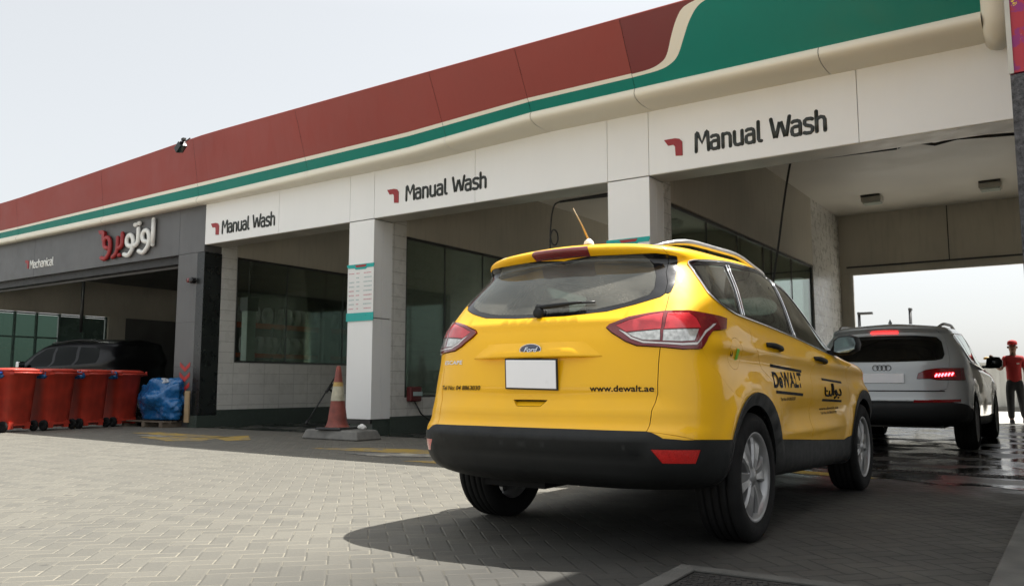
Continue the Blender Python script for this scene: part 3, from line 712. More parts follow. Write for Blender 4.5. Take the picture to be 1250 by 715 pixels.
for a, b in zip(XS[:-1], XS[1:]):
    n = 5; P = []; xs = np.linspace(a+.004, b-.004, n)
    prof = []
    for x in xs:
        y1, z1 = cy(x), cz(x)
        for k in range(11):     # bulging quarter tube from wall to fascia foot
            th = math.pi/2*k/10*1.15
            yy = YF+.02-(YF+.02-y1+.05)*math.sin(min(th, math.pi/2)) ; zz = z1+.0+(.0)-(.30 if False else 0)
            P.append((x, YF+.03-(YF+.03-y1)*math.sin(math.pi/2*k/10)-.10*math.sin(math.pi*k/10), (z1-.14)+.14*(1-math.cos(math.pi/2*k/10))-.045*math.sin(math.pi*k/10)))
    mb = MB().add(P, [(i*11+k, (i+1)*11+k, (i+1)*11+k+1, i*11+k+1) for i in range(n-1) for k in range(10)], True)
    mb.build('canopy_tube', 'cream_tube', bld, fix=False)
for a, b in zip(XS[:-1], XS[1:]):
    if b <= -4.5:
        strip(a+.003, b-.003, .0, .165, 'teal', 'green_stripe', .0); strip(a+.003, b-.003, .165, .225, 'cream_tube', 'cream_stripe', .0); strip(a+.003, b-.003, .225, 1.0, 'faded_red', 'red_panel', .0)
# the sweep from red to green above the third bay
c1 = smooth_poly([(-4.57, .215), (-4.32, .225), (-4.16, .27), (-4.05, .36), (-3.93, .62), (-3.82, .82), (-3.70, .94), (-3.45, 1.0)], 4, False)
c2 = smooth_poly([(-4.57, .165), (-4.20, .18), (-4.02, .23), (-3.90, .33), (-3.78, .55), (-3.66, .76), (-3.50, .92), (-3.22, 1.0)], 4, False)
t1 = lambda x: float(np.clip(np.interp(x, c1[:, 0], c1[:, 1]), 0, 1)); t2 = lambda x: float(np.clip(np.interp(x, c2[:, 0], c2[:, 1]), 0, 1))
strip(-4.567, -3.451, t1, 1.0, 'deep_red', 'red_panel', 0, n=50); strip(-4.567, -3.223, t2, t1, 'cream_tube', 'cream_sweep', 0, n=60); strip(-4.567, -.62, 0, t2, 'teal', 'green_panel', 0, n=120)
mb = MB()
for x0, x1 in ((-34, -.40),): 
    xs = np.linspace(x0, x1, 60); P = []
    for x in xs: p, q = fpt(x, .0, -.02), fpt(x, 1.0, -.02); P += [tuple(p), tuple(q), (x, q[1]+.02, q[2]+.02), (x, YF+.6, q[2]-.02), (x, YF+.6, p[2])]
    mb.add(P, [(i*5+k, (i+1)*5+k, (i+1)*5+k+1, i*5+k+1) for i in range(59) for k in range(4)]+[(0, 1, 2, 3, 4), tuple(295+k for k in (4, 3, 2, 1, 0))], False)
part('canopy_core', 'dark_cladding', mb)
part('canopy_cap', 'faded_red', MB().tube([fpt(x, 1.0, -.012)+np.array([0, .012, .010]) for x in np.linspace(-34, -.5, 50)], .016, 6))
P = [(-.50, 9.90, 4.50), (-.50, 9.62, 4.54), (-.50, 9.52, 4.66), (-.50, 9.46, 4.85), (-.50, 9.32, 5.15), (-.50, 9.12, 5.5)]
part('canopy_end_tube', 'cream_tube', MB().tube(P, .13, 14))

# ------------------------------------------------------------------ signs
def corner_logo(mb, x, z, w, h, y, thick):
    mb.prism([(x, z+h), (x+w*.60, z+h), (x+w*.85, z+h*.93), (x+w, z+h*.75), (x+w, z), (x+w*.62, z+.04*h), (x+w*.60, z+h*.55), (x+w*.5, z+h*.66), (x+w*.22, z+h*.66)], y-thick, y+.004, 'xz')
for lx, tx0, tx1, zb, h, lab in ((-4.42, -3.99, -2.31, 3.87, .25, 'Manual Wash wall lettering with red corner mark above the third bay, behind the yellow car'),
                                 (-9.45, -9.04, -7.36, 3.87, .235, 'Manual Wash wall lettering with red corner mark above the middle bay'),
                                 (-14.25, -13.90, -12.29, 3.83, .24, 'Manual Wash wall lettering with red corner mark nearest the grey workshop front')):
    e = empty('wash_sign', (lx, YF, zb), label=lab, cat='sign', group='lettered signs over the wash bays')
    m = MB(); corner_logo(m, 0, -.02, .26, .25, -.001, .012); m.build('corner_mark', 'letter_red', e, bevel=.004)
    m = MB(); write(m, 'Manual Wash', tx0-lx, .0, tx1-tx0, h, .0235, -.004, .008); m.build('lettering', 'letter_dark', e)
e = empty('auto_sign', (-18.25, YF, 3.70), label='big Arabic sign of raised red and white letters on the grey fascia', cat='sign')
def bold_strokes(sts, m, name):
    mb = MB()
    for st in sts:
        st = smooth_poly(st, 4, False) if len(st) > 2 else st
        strokes(mb, [[tuple(p) for p in st]], 0, 0, 1, 1, .053, -.05, .045)
    return mb.build(name, m, e)
bold_strokes([[(2.06, .12), (2.06, .66)], [(1.55, .02), (1.72, -.02), (1.88, .10), (1.92, .28), (1.86, .42), (1.74, .45), (1.66, .36), (1.70, .24), (1.84, .20)],
              [(1.50, .52), (1.50, .28), (1.44, .18), (1.30, .16)], [(1.36, .62), (1.40, .62)], [(1.50, .64), (1.53, .64)],
              [(.98, .0), (1.14, -.03), (1.28, .08), (1.32, .24), (1.26, .38), (1.14, .41), (1.06, .32), (1.10, .20), (1.24, .16)]], 'letter_white', 'arabic_lettering')
bold_strokes([[(.88, .48), (.88, .26), (.82, .18), (.70, .17)], [(.78, .0), (.80, .0)], [(.52, -.02), (.64, .04), (.70, .16), (.70, .40)],
              [(.06, .0), (.22, -.03), (.36, .08), (.40, .26), (.34, .42), (.22, .45), (.14, .36), (.18, .24), (.32, .20)]], 'letter_red', 'arabic_lettering')
m = MB(); corner_logo(m, -.10, .38, .26, .26, -.01, .07); m.build('corner_mark', 'letter_red', e, bevel=.006)
e = empty('mechanical_sign', (-21.85, YF, 3.74), label='small white Mechanical lettering with red corner mark on the grey fascia', cat='sign')
m = MB(); corner_logo(m, 0, .0, .2, .22, -.001, .012); m.build('corner_mark', 'letter_red', e)
m = MB(); write(m, 'Mechanical', .25, .0, 1.18, .19, .019, -.004, .008); m.build('lettering', 'letter_white', e)
def price_board(x, y, z0, z1, w, label):
    e = empty('price_board', (x, y, z0), label=label, cat='price board'); H = z1-z0
    B((0, -.012, 0), (w, -.001, H)).build('board', 'price_paper', e, bevel=.003)
    B((-.012, -.020, -.005), (w+.012, -.0125, H*.14)).build('lower_band', 'sign_teal', e)
    B((-.012, -.020, H*.955), (w+.012, -.0125, H)).build('upper_band', 'sign_teal', e)
    MB().prism([(w*.02, H*.935), (w*.02, H*.956), (w, H*.956), (w, H*.93), (w*.75, H*.93), (w*.70, H*.905), (w*.32, H*.905), (w*.27, H*.93)], -.0175, -.0127, 'xz').build('band_step', 'sign_teal', e)
    MB().prism([(w*.30, H*.985), (w*.74, H*.985), (w*.69, H*.945), (w*.35, H*.945)], -.026, -.0205, 'xz').build('red_tab', 'letter_red', e)
    r = random.Random(3); ink = {'price_pink': MB(), 'price_grey': MB(), 'decal_black': MB()}
    for row in range(9):
        zz = H*(.83-.078*row)
        for a, b in ((.05, .26), (.33, .46), (.62, .93)):
            if row not in (0, 5) and a < .1 and r.random() < .3: continue
            mm = 'price_pink' if row in (0, 5, 8) else r.choice(['price_grey', 'price_pink', 'price_grey'])
            x0 = a+r.uniform(0, .03)
            while x0 < b-.02:
                l = r.uniform(.02, .055); ink[mm].box((w*x0, -.0145, zz), (w*min(x0+l, b), -.0122, zz+.016)); x0 += l+.014
    for k, mb in ink.items():
        if mb.v: mb.build('printed_lines', k, e)
price_board(-10.335, YF, 1.92, 2.89, .615, 'white price board with teal bands on the white column behind the traffic cone')
price_board(-5.29, YF, 1.85, 2.82, .63, 'white price board with teal band on the column right behind the yellow car roof')

# ------------------------------------------------------------------ the yellow car
def rail(S, root, ys, v, lift, r, m, end=.12):
    for sg in (1, -1):
        y = np.linspace(ys[0], ys[1], 26); uv = []
        for yy in y:
            us = np.linspace(2, 12, 160); pp = S.pos(us, np.full(160, v)); uv.append((us[np.argmin(abs(pp[:, 1]-yy))], v))
        P = on_skin(S, uv); t = (y-y[0])/(y[-1]-y[0]); up = np.clip(np.minimum(t, 1-t)/end, 0, 1)**.6
        P[:, 2] += -.012+lift*up; P[:, 0] *= sg
        # ease the samples
        for _ in range(3): P[1:-1] = (P[:-2]+P[1:-1]*2+P[2:])/4
        mb = MB().tube(P, [r*(.55+.45*a) for a in up], 10); mb.v = [(a, b, c) for a, b, c in mb.v]
        mb.build('roof_rail', m, root)
def side_glass_band(S, poly, r, m, root, name):
    for sg in (1, -1):
        P = on_skin(S, poly, .003); P[:, 0] *= sg
        MB().tube(list(P)+[P[0]], r, 6, cap=False).build(name, m, root)
def seat(root, x, y, rear=False, headrest=True):
    b = MB(); w = .25 if not rear else .62
    b.frustum((x, y), (w, .05), .62, (x, y-.17), (w*.8, .05), 1.20); b.box((x-w, y-.02, .45), (x+w, y+.5, .62))
    s = b.build('seat', 'dark_seat', root, bevel=.045, bseg=3)
    if headrest:
        for hx in ([x] if not rear else [x-.38, x, x+.38]):
            h = MB().box((hx-.12, y-.24, 1.20), (hx+.12, y-.14, 1.385)).build('headrest', 'dark_seat', s, bevel=.04, bseg=3)
def housing(root, sg, y, x, r, z):      # dark liner over the top of a wheel
    n = 24; P = []
    for k in range(n+1):
        a = math.pi*(-.02+1.04*k/n); P += [((x-.20)*sg, y+r*math.cos(a), z+r*math.sin(a)), ((x+.10)*sg, y+r*math.cos(a), z+r*math.sin(a))]
    h = MB().add(P, [(2*k, 2*k+1, 2*k+3, 2*k+2) for k in range(n)], True); c = len(h.v)
    h.add([((x-.20)*sg, y, z)]+P[::2], [(0, k+1, k+2) for k in range(n)]); h.build('wheel_housing', 'tyre_rubber', root, fix=False)
car = empty('parked_car', (-2.38, 3.55, 0), label='yellow compact SUV with black company lettering parked nose-in before the wash bay', cat='car')
def crease(p):
    y, z, x = p[..., 1], p[..., 2], p[..., 0]
    side = np.clip((x-.6)/.15, 0, 1)*np.clip((y-.25)/.3, 0, 1)*np.clip((4.2-y)/.3, 0, 1)
    zc = 1.035-.028*(y-.9); p[..., 0] = x+side*.011*np.exp(-((z-zc)/.032)**2)-side*.010*np.exp(-((z-zc+.085)/.05)**2)
    door = np.clip((y-1.45)/.3, 0, 1)*np.clip((3.1-y)/.3, 0, 1)
    p[..., 0] -= door*.028*np.exp(-((z-.66)/.085)**2); p[..., 0] += door*.012*np.exp(-((z-.545)/.03)**2)
    rear = np.clip((.45-y)/.2, 0, 1)
    p[..., 1] -= rear*.010*np.exp(-((z-.70)/.035)**2); p[..., 1] += rear*.012*np.exp(-((z-.775)/.03)**2)*np.clip((.75-abs(x))/.1, 0, 1)
    p[..., 1] -= rear*.012*np.exp(-((z-1.17)/.03)**2)*np.clip((.8-abs(x))/.1, 0, 1)
    low = rear*np.clip((.66-abs(x))/.05, 0, 1)*np.clip((z-.395)/.02, 0, 1)*np.clip((.525-z)/.016, 0, 1)
    p[..., 1] += .010*low; p[..., 1] -= rear*.006*np.exp(-((z-.578)/.012)**2)*np.clip((.70-abs(x))/.1, 0, 1)
    return p
S = Surf(net_from(KUGA_ROWS), ((.95, .345, .47, .022), (3.64, .345, .47, .022)), (crease,), 2)
yz = lambda P: inv(S, P, 'yz', 3.2, 11.5)
x3 = lambda P: inv(S, P, 'xyz', 0, 7)
tail = x3([(.408,.165,1.127),(.424,.176,1.145),(.515,.212,1.173),(.609,.260,1.196),(.670,.301,1.208),(.758,.388,1.214),(.804,.468,1.205),(.840,.594,1.196),(.852,.669,1.187),(.862,.620,1.126),(.845,.485,1.112),(.837,.432,1.075),(.823,.380,1.018),(.763,.283,1.014),(.680,.220,1.024),(.572,.174,1.032),(.515,.162,1.055),(.441,.160,1.100)])
tred = x3([(.458,.179,1.136),(.518,.205,1.158),(.612,.252,1.180),(.665,.290,1.193),(.672,.242,1.115),(.579,.198,1.108),(.512,.176,1.102)])
tred2 = x3([(.685,.300,1.196),(.761,.380,1.200),(.791,.399,1.170),(.812,.401,1.123),(.756,.307,1.118),(.686,.248,1.116)])
tclr = x3([(.520,.177,1.095),(.579,.197,1.101),(.668,.239,1.109),(.673,.224,1.058),(.600,.188,1.060),(.545,.177,1.080)])
tclr2 = x3([(.686,.242,1.110),(.756,.306,1.112),(.802,.388,1.114),(.797,.345,1.058),(.755,.285,1.053),(.686,.228,1.056)])
rimw = x3([(.475,.175,1.112),(.512,.176,1.098),(.545,.177,1.074),(.600,.188,1.054),(.680,.224,1.048),(.763,.287,1.044),(.812,.355,1.050),(.828,.42,1.11),(.845,.50,1.15),(.842,.53,1.15),(.822,.43,1.10),(.803,.352,1.038),(.763,.285,1.034),(.680,.222,1.040),(.600,.188,1.044),(.540,.175,1.066)])
glassb = x3([(0.0,.437,1.536),(.173,.424,1.545),(.40,.46,1.547),(.540,.51,1.545),(.588,.54,1.530),(.606,.48,1.45),(.628,.436,1.370),(.641,.375,1.310),(.625,.35,1.288),(.519,.270,1.249),(.384,.215,1.214),(.158,.179,1.198),(0,.177,1.197)])
glassb[0, 0] = 0; glassb[-1, 0] = 0
glassi = glassb.copy(); cgl = np.array([0, glassb[:, 1].mean()])
gi = x3([(0.0,.425,1.522),(.25,.42,1.528),(.47,.47,1.526),(.53,.48,1.50),(.562,.44,1.41),(.582,.37,1.34),(.57,.33,1.305),(.47,.265,1.262),(.32,.215,1.232),(.15,.195,1.220),(0,.19,1.218)]); gi[0, 0] = gi[-1, 0] = 0
dtrim = x3([(.56,.52,1.540),(.618,.585,1.530),(.632,.545,1.447),(.660,.455,1.365),(.662,.40,1.318),(.650,.385,1.306),(.62,.38,1.308),(.60,.45,1.38),(.58,.49,1.45)])
spoil_v = 12.95
hs = x3([(.656,.390,1.300),(.670,.304,1.208),(.678,.218,1.023),(.677,.18,.798),(.655,.155,.714),(.648,.104,.618)])
line_rear = x3([(.288,.032,.620),(.648,.104,.618),(.675,.112,.611),(.725,.125,.587),(.80,.2,.578),(.857,.290,.576),(.918,.523,.566)])
ls = yz([(.72,.562),(1.1,.545),(1.36,.521),(1.9,.492),(2.6,.455),(3.05,.432),(3.4,.50),(3.8,.56),(4.1,.57)])
line = np.array([(0, line_rear[0, 1])]+[tuple(a) for a in line_rear]+[tuple(a) for a in ls]+[(S.C-1, ls[-1, 1])])
line = line[np.argsort(line[:, 0])]
zl = lambda u: np.interp(u, line[:, 0], line[:, 1])
hatch = np.array([(0, line_rear[0, 1])]+[tuple(a) for a in line_rear[:2]]+[tuple(a) for a in hs[::-1][1:]]+[tuple(x3([(.612,.49,1.45)])[0]), tuple(x3([(.592,.548,1.532)])[0]), (x3([(.57, .50, 1.60)])[0, 0], spoil_v), (0, spoil_v)])
def circ(cy, cz, r, n=48): return yz([(cy+r*math.cos(2*math.pi*k/n), max(.16, cz+r*math.sin(2*math.pi*k/n))) for k in range(n)])
def arch(cy, cz, r, n=26):     # the opening, closed well below the sill
    c = yz([(cy+r*math.cos(math.pi*k/n), cz+r*math.sin(math.pi*k/n)) for k in range(n+1)])
    lo = [(c[-1, 0], -.0), (c[0, 0], -.0)]; return np.array([tuple(a) for a in c]+lo)
ah, fh = arch(.955, .345, .385), arch(3.64, .345, .385); ar_, fr_ = arch(.975, .345, .455), arch(3.63, .345, .455)
bump = np.array([tuple(a) for a in x3([(.648,.104,.618),(.655,.155,.714),(.677,.18,.798),(.678,.218,1.023),(.763,.283,1.03),(.823,.380,1.03)])]+[tuple(a) for a in yz([(.455,.932),(.56,.855),(.74,.764),(.80,.70),(.80,.50),(.5,.50)])])
refl = x3([(.671,.096,.536),(.853,.281,.530),(.835,.260,.462),(.716,.130,.468)])
frame = yz([(.655,1.505),(.85,1.533),(1.22,1.566),(1.70,1.582),(2.1,1.560),(2.43,1.512),(2.60,1.44),(2.76,1.335),(2.93,1.215),(3.13,1.085),(3.10,1.060),(2.94,1.062),(2.39,1.112),(1.88,1.155),(1.38,1.190),(.92,1.216),(.76,1.238),(.665,1.274),(.62,1.32),(.618,1.376),(.635,1.447)])
quart = yz([(.680,1.487),(.868,1.508),(1.10,1.528),(1.03,1.40),(.935,1.238),(.79,1.256),(.697,1.284),(.652,1.325),(.648,1.38)])
rdg = yz([(1.19,1.532),(1.55,1.552),(2.02,1.548),(1.99,1.42),(1.93,1.178),(1.46,1.208),(1.03,1.238),(1.10,1.37)])
fdg = yz([(2.17,1.536),(2.40,1.497),(2.56,1.43),(2.72,1.325),(2.86,1.22),(2.98,1.12),(2.94,1.092),(2.48,1.128),(2.10,1.162),(2.13,1.34)])
rdoor = yz([(2.17,1.13),(2.175,.9),(2.17,.6),(2.16,.40),(1.44,.40),(1.46,.60),(1.46,.72),(1.38,.84),(1.18,.93),(1.05,1.05),(1.0,1.22),(1.6,1.25)])
fdoor = yz([(2.17,1.13),(2.175,.9),(2.17,.6),(2.16,.40),(3.12,.40),(3.19,.60),(3.22,.80),(3.19,.96),(3.08,1.10),(2.6,1.2)])
flap = yz([(.735+.095*math.cos(2*math.pi*k/24), 1.005+.085*math.sin(2*math.pi*k/24)) for k in range(24)])
wind = inv(S, [(0,3.42,1.2)], 'xyz', 8, 14)
wsh = []   # windscreen
hole = inv(S, [(0, .762), (.105, .762), (.072, .730), (0, .730)], 'xz', 0, 5); hole[0, 0] = hole[3, 0] = 0
cuts = [(hole,1),(tail,1),(tred,1),(tred2,1),(tclr,1),(tclr2,1),(rimw,1),(glassb,1),(gi,1),(dtrim,1),(hatch,1),(line,0),(ah,1),(fh,1),(ar_,1),(fr_,1),(bump,1),(refl,1),(frame,1),(quart,1),(rdg,1),(fdg,1),(rdoor,1),(fdoor,1),(flap,1)]
cuts = [(np.clip(c, 0, [S.C-1, S.R-1]), k) for c, k in cuts]
wpoly = np.array([(11.0, 7.35), (14, 7.3), (14, 11.6), (12.2, 11.3), (11.15, 10.2)]); cuts.append((wpoly, 1))
ins = lambda P: (lambda u, v: inside(P, u, v))
below = lambda u, v: v < zl(u)
uarr = yz([(.95, .6), (3.64, .6)])[:, 0]
pieces = [
 (None, lambda u, v: inside(ah, u, v) | inside(fh, u, v), None, 0, 0, 0, None),
 (None, ins(hole), None, 0, 0, 0, None),
 ('wheel_arch_trim', ins(ar_), 'black_plastic', .010, 0, .001, None),
 ('wheel_arch_trim', ins(fr_), 'black_plastic', .010, 0, .001, None),
 ('rear_reflector', ins(refl), 'reflector_red', .003, 0, .001, None),
 ('rear_bumper_cladding', lambda u, v: below(u, v) & (u < uarr[0]), 'black_plastic', .006, 1, .001, None),
 ('sill_cladding', lambda u, v: below(u, v) & (u < uarr[1]), 'black_plastic', .004, 0, .001, None),
 ('front_bumper', lambda u, v: below(u, v), 'black_plastic', .004, 1, .001, None),
 ('tail_lamp', lambda u, v: inside(tail, u, v) & ~inside(tred, u, v) & ~inside(tred2, u, v) & ~inside(tclr, u, v) & ~inside(tclr2, u, v) & ~inside(rimw, u, v), 'lamp_red_dark', .010, 0, .002, None),
 ('red_lens', lambda u, v: inside(tred, u, v) | inside(tred2, u, v), 'lamp_red', .009, 0, .0, 'tail_lamp'),
 ('clear_lens', lambda u, v: inside(tclr, u, v) | inside(tclr2, u, v), 'lamp_clear', .008, 0, .0, 'tail_lamp'),
 ('lamp_trim', ins(rimw), 'lamp_rim_white', .010, 0, .0, 'tail_lamp'),
 ('rear_window', ins(gi), 'rear_glass', .0, 1, .0, None),
 ('window_border', ins(glassb), 'gloss_black', .0, 1, .0015, None),
 ('pillar_trim', ins(dtrim), 'gloss_black', .002, 0, .001, None),
 ('tailgate', ins(hatch), 'yellow_paint', 0, 1, .0022, None),
 ('quarter_window', ins(quart), 'car_glass', -.002, 0, .0, None),
 ('door_window', lambda u, v: inside(rdg, u, v) | inside(fdg, u, v), 'car_glass', -.002, 0, .0, None),
 ('window_frame', ins(frame), 'gloss_black', .001, 0, .001, None),
 ('fuel_flap', ins(flap), 'yellow_paint', 0, 0, .0015, None),
 ('rear_door', ins(rdoor), 'yellow_paint', 0, 0, .002, None),
 ('front_door', ins(fdoor), 'yellow_paint', 0, 0, .002, None),
 ('rear_bumper', ins(bump), 'yellow_paint', .001, 0, .0015, None),
 ('windscreen', ins(wpoly), 'car_glass', 0, 1, .0, None),
 ('body', lambda u, v: np.ones(u.shape, bool), 'yellow_paint', 0, 1, .0005, None)]
for zc in (.395, .415, .509, .525, .565, .590):      # extra edges so the pressed lines stay crisp
    cuts.append((inv(S, [(0.001+.70*k/10, zc) for k in range(11)], 'xz', 0, 5), 0))
cuts = [(np.clip(c, 0, [S.C-1, S.R-1]), k) for c, k in cuts]
made = skin(S, cuts, pieces, car)
for o in made['door_window']: pass
side_glass_band(S, smooth_poly(frame, 3), .007, 'chrome', car, 'chrome_strip')
for pa, pb in (((1.115,1.535),(.95,1.222)), ((1.16,1.54),(.985,1.222)), ((2.085,1.552),(2.005,1.145))):
    P = yz([(pa[0]+(pb[0]-pa[0])*k/8, pa[1]+(pb[1]-pa[1])*k/8) for k in range(9)])
    for sg in (1, -1):
        Q = on_skin(S, P, .004); Q[:, 0] *= sg; MB().tube(Q, .006, 6).build('chrome_strip', 'chrome', car)
rail(S, car, (.52, 2.62), 12.25, .052, .017, 'rail_silver', .10)
# tail of the car
def patch(P2, mode, lift, m, name, thick=.004, parent=car, n=3):
    uv = inv(S, P2, mode, 0 if mode == 'xz' else 3.2, 5 if mode == 'xz' else 11.5); return uv
sx = lambda x, z: on_skin(S, inv(S, [(abs(x), z)], 'xz', 0, 5))[0]*np.array([1 if x >= 0 else -1, 1, 1])
gr = MB(); n = 28; rows = []
for j, (t, dz, dy) in enumerate(((0, -.006, .004), (0, 0, -.030), (.12, 0, -.032), (.5, 0, -.020), (1, 0, -.001))):
    z = .983+.078*t; hw = .405-.105*t; rows.append([sx(-hw+2*hw*k/n, z)+np.array([0, dy*(1 if dy > 0 else min(1, 6*min(k, n-k)/n+.02)), dz]) for k in range(n+1)])
gr.add([p for r in rows for p in r], [(j*(n+1)+k, j*(n+1)+k+1, (j+1)*(n+1)+k+1, (j+1)*(n+1)+k) for j in range(4) for k in range(n)], True)
o = gr.build('tailgate_ledge', 'yellow_paint', car, fix=False)
y0 = sx(0, .9)[1]
pl = MB().box((-.155, y0-.012, -.073), (.155, y0-.004, .073)); o = pl.build('number_plate', 'plate_white', car, bevel=.002, loc=(.012, -.012, .890)); o.rotation_euler = (R(4), R(1.2), 0)
fr = MB(); 
for a, b in (((-.163, y0-.008, -.081), (.163, y0-.001, -.073)), ((-.163, y0-.008, .073), (.163, y0-.001, .081)), ((-.163, y0-.008, -.073), (-.155, y0-.001, .073)), ((.155, y0-.008, -.073), (.163, y0-.001, .073))): fr.box(a, b)
fo = fr.build('plate_frame', 'black_plastic', o)
yb = sx(0, 1.02)[1]-.016
bd = MB().lathe([(0, -.008), (.058, -.007), (.066, -.002), (.067, .012)], 40, 'y'); bd.v = [(a*1.0, b, c*.46) for a, b, c in bd.v]
bo = bd.build('oval_badge', 'logo_blue', car, loc=(0, yb, 1.022)); bo.rotation_euler = (R(-8), 0, 0)
rg = MB(); rg.tube([(.066*math.cos(2*math.pi*k/40), -.006, .0305*math.sin(2*math.pi*k/40)) for k in range(41)], .0022, 6, cap=False); rg.build('badge_ring', 'chrome', bo)
cu = bpy.data.curves.new('t', 'FONT'); cu.body = 'Ford'; cu.size = .040; cu.shear = .35; cu.offset = .0006; cu.extrude = .001; cu.align_x = 'CENTER'
ob = bpy.data.objects.new('t', cu); col.objects.link(ob); bpy.context.view_layer.update(); me = bpy.data.meshes.new_from_object(ob.evaluated_get(bpy.context.evaluated_depsgraph_get())); bpy.data.objects.remove(ob)
me.materials.clear(); me.materials.append(M['chrome']); lo = bpy.data.objects.new('badge_lettering', me); col.objects.link(lo); lo.parent = bo; lo.rotation_euler = (R(90), 0, 0); lo.location = (0, -.0095, -.012); lo.scale = (1.05, .9, 1)
ph = [(-.105, .762), (.105, .762), (.072, .730), (-.072, .730)]
q0 = [sx(a, b) for a, b in ph]; q1 = [p+np.array([0, .030, 0.0]) for p in q0]; q1[2] += (0, -.015, .004); q1[3] += (0, -.015, .004)
hp = MB(); hp.add(q0+q1, [(0, 4, 5, 1), (1, 5, 6, 2), (2, 6, 7, 3), (3, 7, 4, 0), (4, 7, 6, 5)]); hp.build('handle_recess', 'yellow_paint', car, fix=False)
hb = MB().add([tuple((q0[0]*.9+q1[0]*.1)-np.array([0, 0, .001])), tuple((q0[1]*.9+q1[1]*.1)-np.array([0, 0, .001])), tuple(q1[1]+np.array([0, -.002, -.012])), tuple(q1[0]+np.array([0, -.002, -.012]))], [(0, 1, 2, 3)]); hb.build('release_pad', 'black_rubber', car, fix=False)
MB().box((-.06, yb+.004, .972), (.06, yb+.03, .985)).build('plate_lamp', 'black_plastic', car)
# high brake lamp set in the spoiler lip
NZ = 7; NX = 15; bl = MB(); zz = np.linspace(1.548, 1.603, NZ)
def bp(k, j, d): 
    e = 1-.04*abs(j-(NZ-1)/2)/((NZ-1)/2); p = sx((-.185+.37*k/(NX-1))*e, zz[j]); return p+np.array([0, -d, 0])
fr_g = [bp(k, j, .009 if 0 < k < NX-1 and 0 < j < NZ-1 else .003) for j in range(NZ) for k in range(NX)]
bl.add(fr_g, [(j*NX+k, j*NX+k+1, (j+1)*NX+k+1, (j+1)*NX+k) for j in range(NZ-1) for k in range(NX-1)], True)
bk_g = [p+np.array([0, .02, 0]) for p in fr_g]; rim_ = [k for k in range(NX)]+[j*NX+NX-1 for j in range(1, NZ)]+[(NZ-1)*NX+k for k in range(NX-2, -1, -1)]+[j*NX for j in range(NZ-2, 0, -1)]
n0 = len(rim_); bl.add([fr_g[i] for i in rim_]+[bk_g[i] for i in rim_], [(i, n0+i, n0+(i+1) % n0, (i+1) % n0) for i in range(n0)])
bl.build('high_brake_lamp', 'lamp_red_dark', car, fix=False)
# wiper
wa = sx(-.05, 1.232); wb = sx(.24, 1.295)
w = MB(); w.tube([sx(x, 1.240+.018*((x+.02)/.27))+np.array([0, -.035, .012]) for x in np.linspace(-.02, .25, 8)], [.010, .013, .014, .013, .012, .010, .008, .006], 8)
w.lathe([(0, -.03), (.026, -.03), (.03, .0), (.03, .03)], 16, 'y', tuple(sx(.0, 1.222)+np.array([0, -.012, 0])))
w.build('rear_wiper', 'black_plastic', car)
blade = MB().tube([sx(x, 1.268+.002*((x+.04)/.4))+np.array([0, -.016, 0]) for x in np.linspace(-.04, .31, 10)], .0065, 6); blade.build('wiper_blade', 'black_rubber', car)
skin_text(S, 'www.dewalt.ae', .345, .808, .030, 'xz', 'decal_black', car, width=.315, bold=.018)
skin_text(S, 'Tel No: 04 8863030', -.672, .812, .024, 'xz', 'decal_black', car, width=.335, bold=.015, shear=.15)
skin_text(S, 'ESCAPE', -.665, .955, .022, 'xz', 'chrome', car, name='model_badge', width=.17, bold=.01, lift=.004)
# flank decals
def bar(y0, y1, z0, z1, h, name='decal_bar'):
    n = 14; uv0 = yz([(y0+(y1-y0)*k/n, z0+(z1-z0)*k/n) for k in range(n+1)]); uv1 = yz([(y0+(y1-y0)*k/n, z0+(z1-z0)*k/n+h) for k in range(n+1)])
    P = np.concatenate([on_skin(S, uv0, .002), on_skin(S, uv1, .002)]); m = MB().add(P, [(k, k+1, n+2+k, n+1+k) for k in range(n)]); return m.build(name, 'decal_black', car, fix=False)
bar(1.33, 1.97, .945, .918, .018); bar(1.37, 1.95, .790, .768, .018)
skin_text(S, 'DeWALT', 1.34, .826, .092, 'yz', 'decal_black', car, width=.60, bold=.034)
skin_text(S, 'Tel No 04 8863030', 1.45, .745, .020, 'yz', 'decal_black', car, width=.34, bold=.012)
bar(2.45, 3.02, .872, .850, .016); bar(2.45, 2.98, .728, .712, .016)
# Arabic name on the front door as pen strokes
AR = [[(0,.62),(.0,.30),(.06,.18),(.24,.14),(.26,.30),(.26,.42),(.26,.20),(.40,.15),(.44,.30),(.44,.80)], [(.52,.15),(.52,.80)], [(.62,.0),(.72,.08),(.76,.28),(.70,.42),(.62,.36),(.64,.24),(.76,.22),(.86,.18)], [(.84,.02),(.88,.02)], [(.92,.15),(1.0,.17),(1.0,.34),(.94,.48)], [(.10,.40),(.12,.40)]]
ar = MB()
for st in AR:
    D = densify(np.array(st)*np.array([UA**-1, VA**-1]), False, .08)*np.array([UA, VA])
    P = on_skin(S, yz([(2.50+a*.45, .745+b*.13) for a, b in D]), .001); ar.tube(P, .008, 6)
ar.build('lettering', 'decal_black', car)
skin_text(S, 'www.dewalt.ae', 2.42, .665, .022, 'yz', 'decal_black', car, width=.5, bold=.012); skin_text(S, 'Tel No 04 8863030', 2.46, .635, .018, 'yz', 'decal_black', car, width=.42, bold=.01)
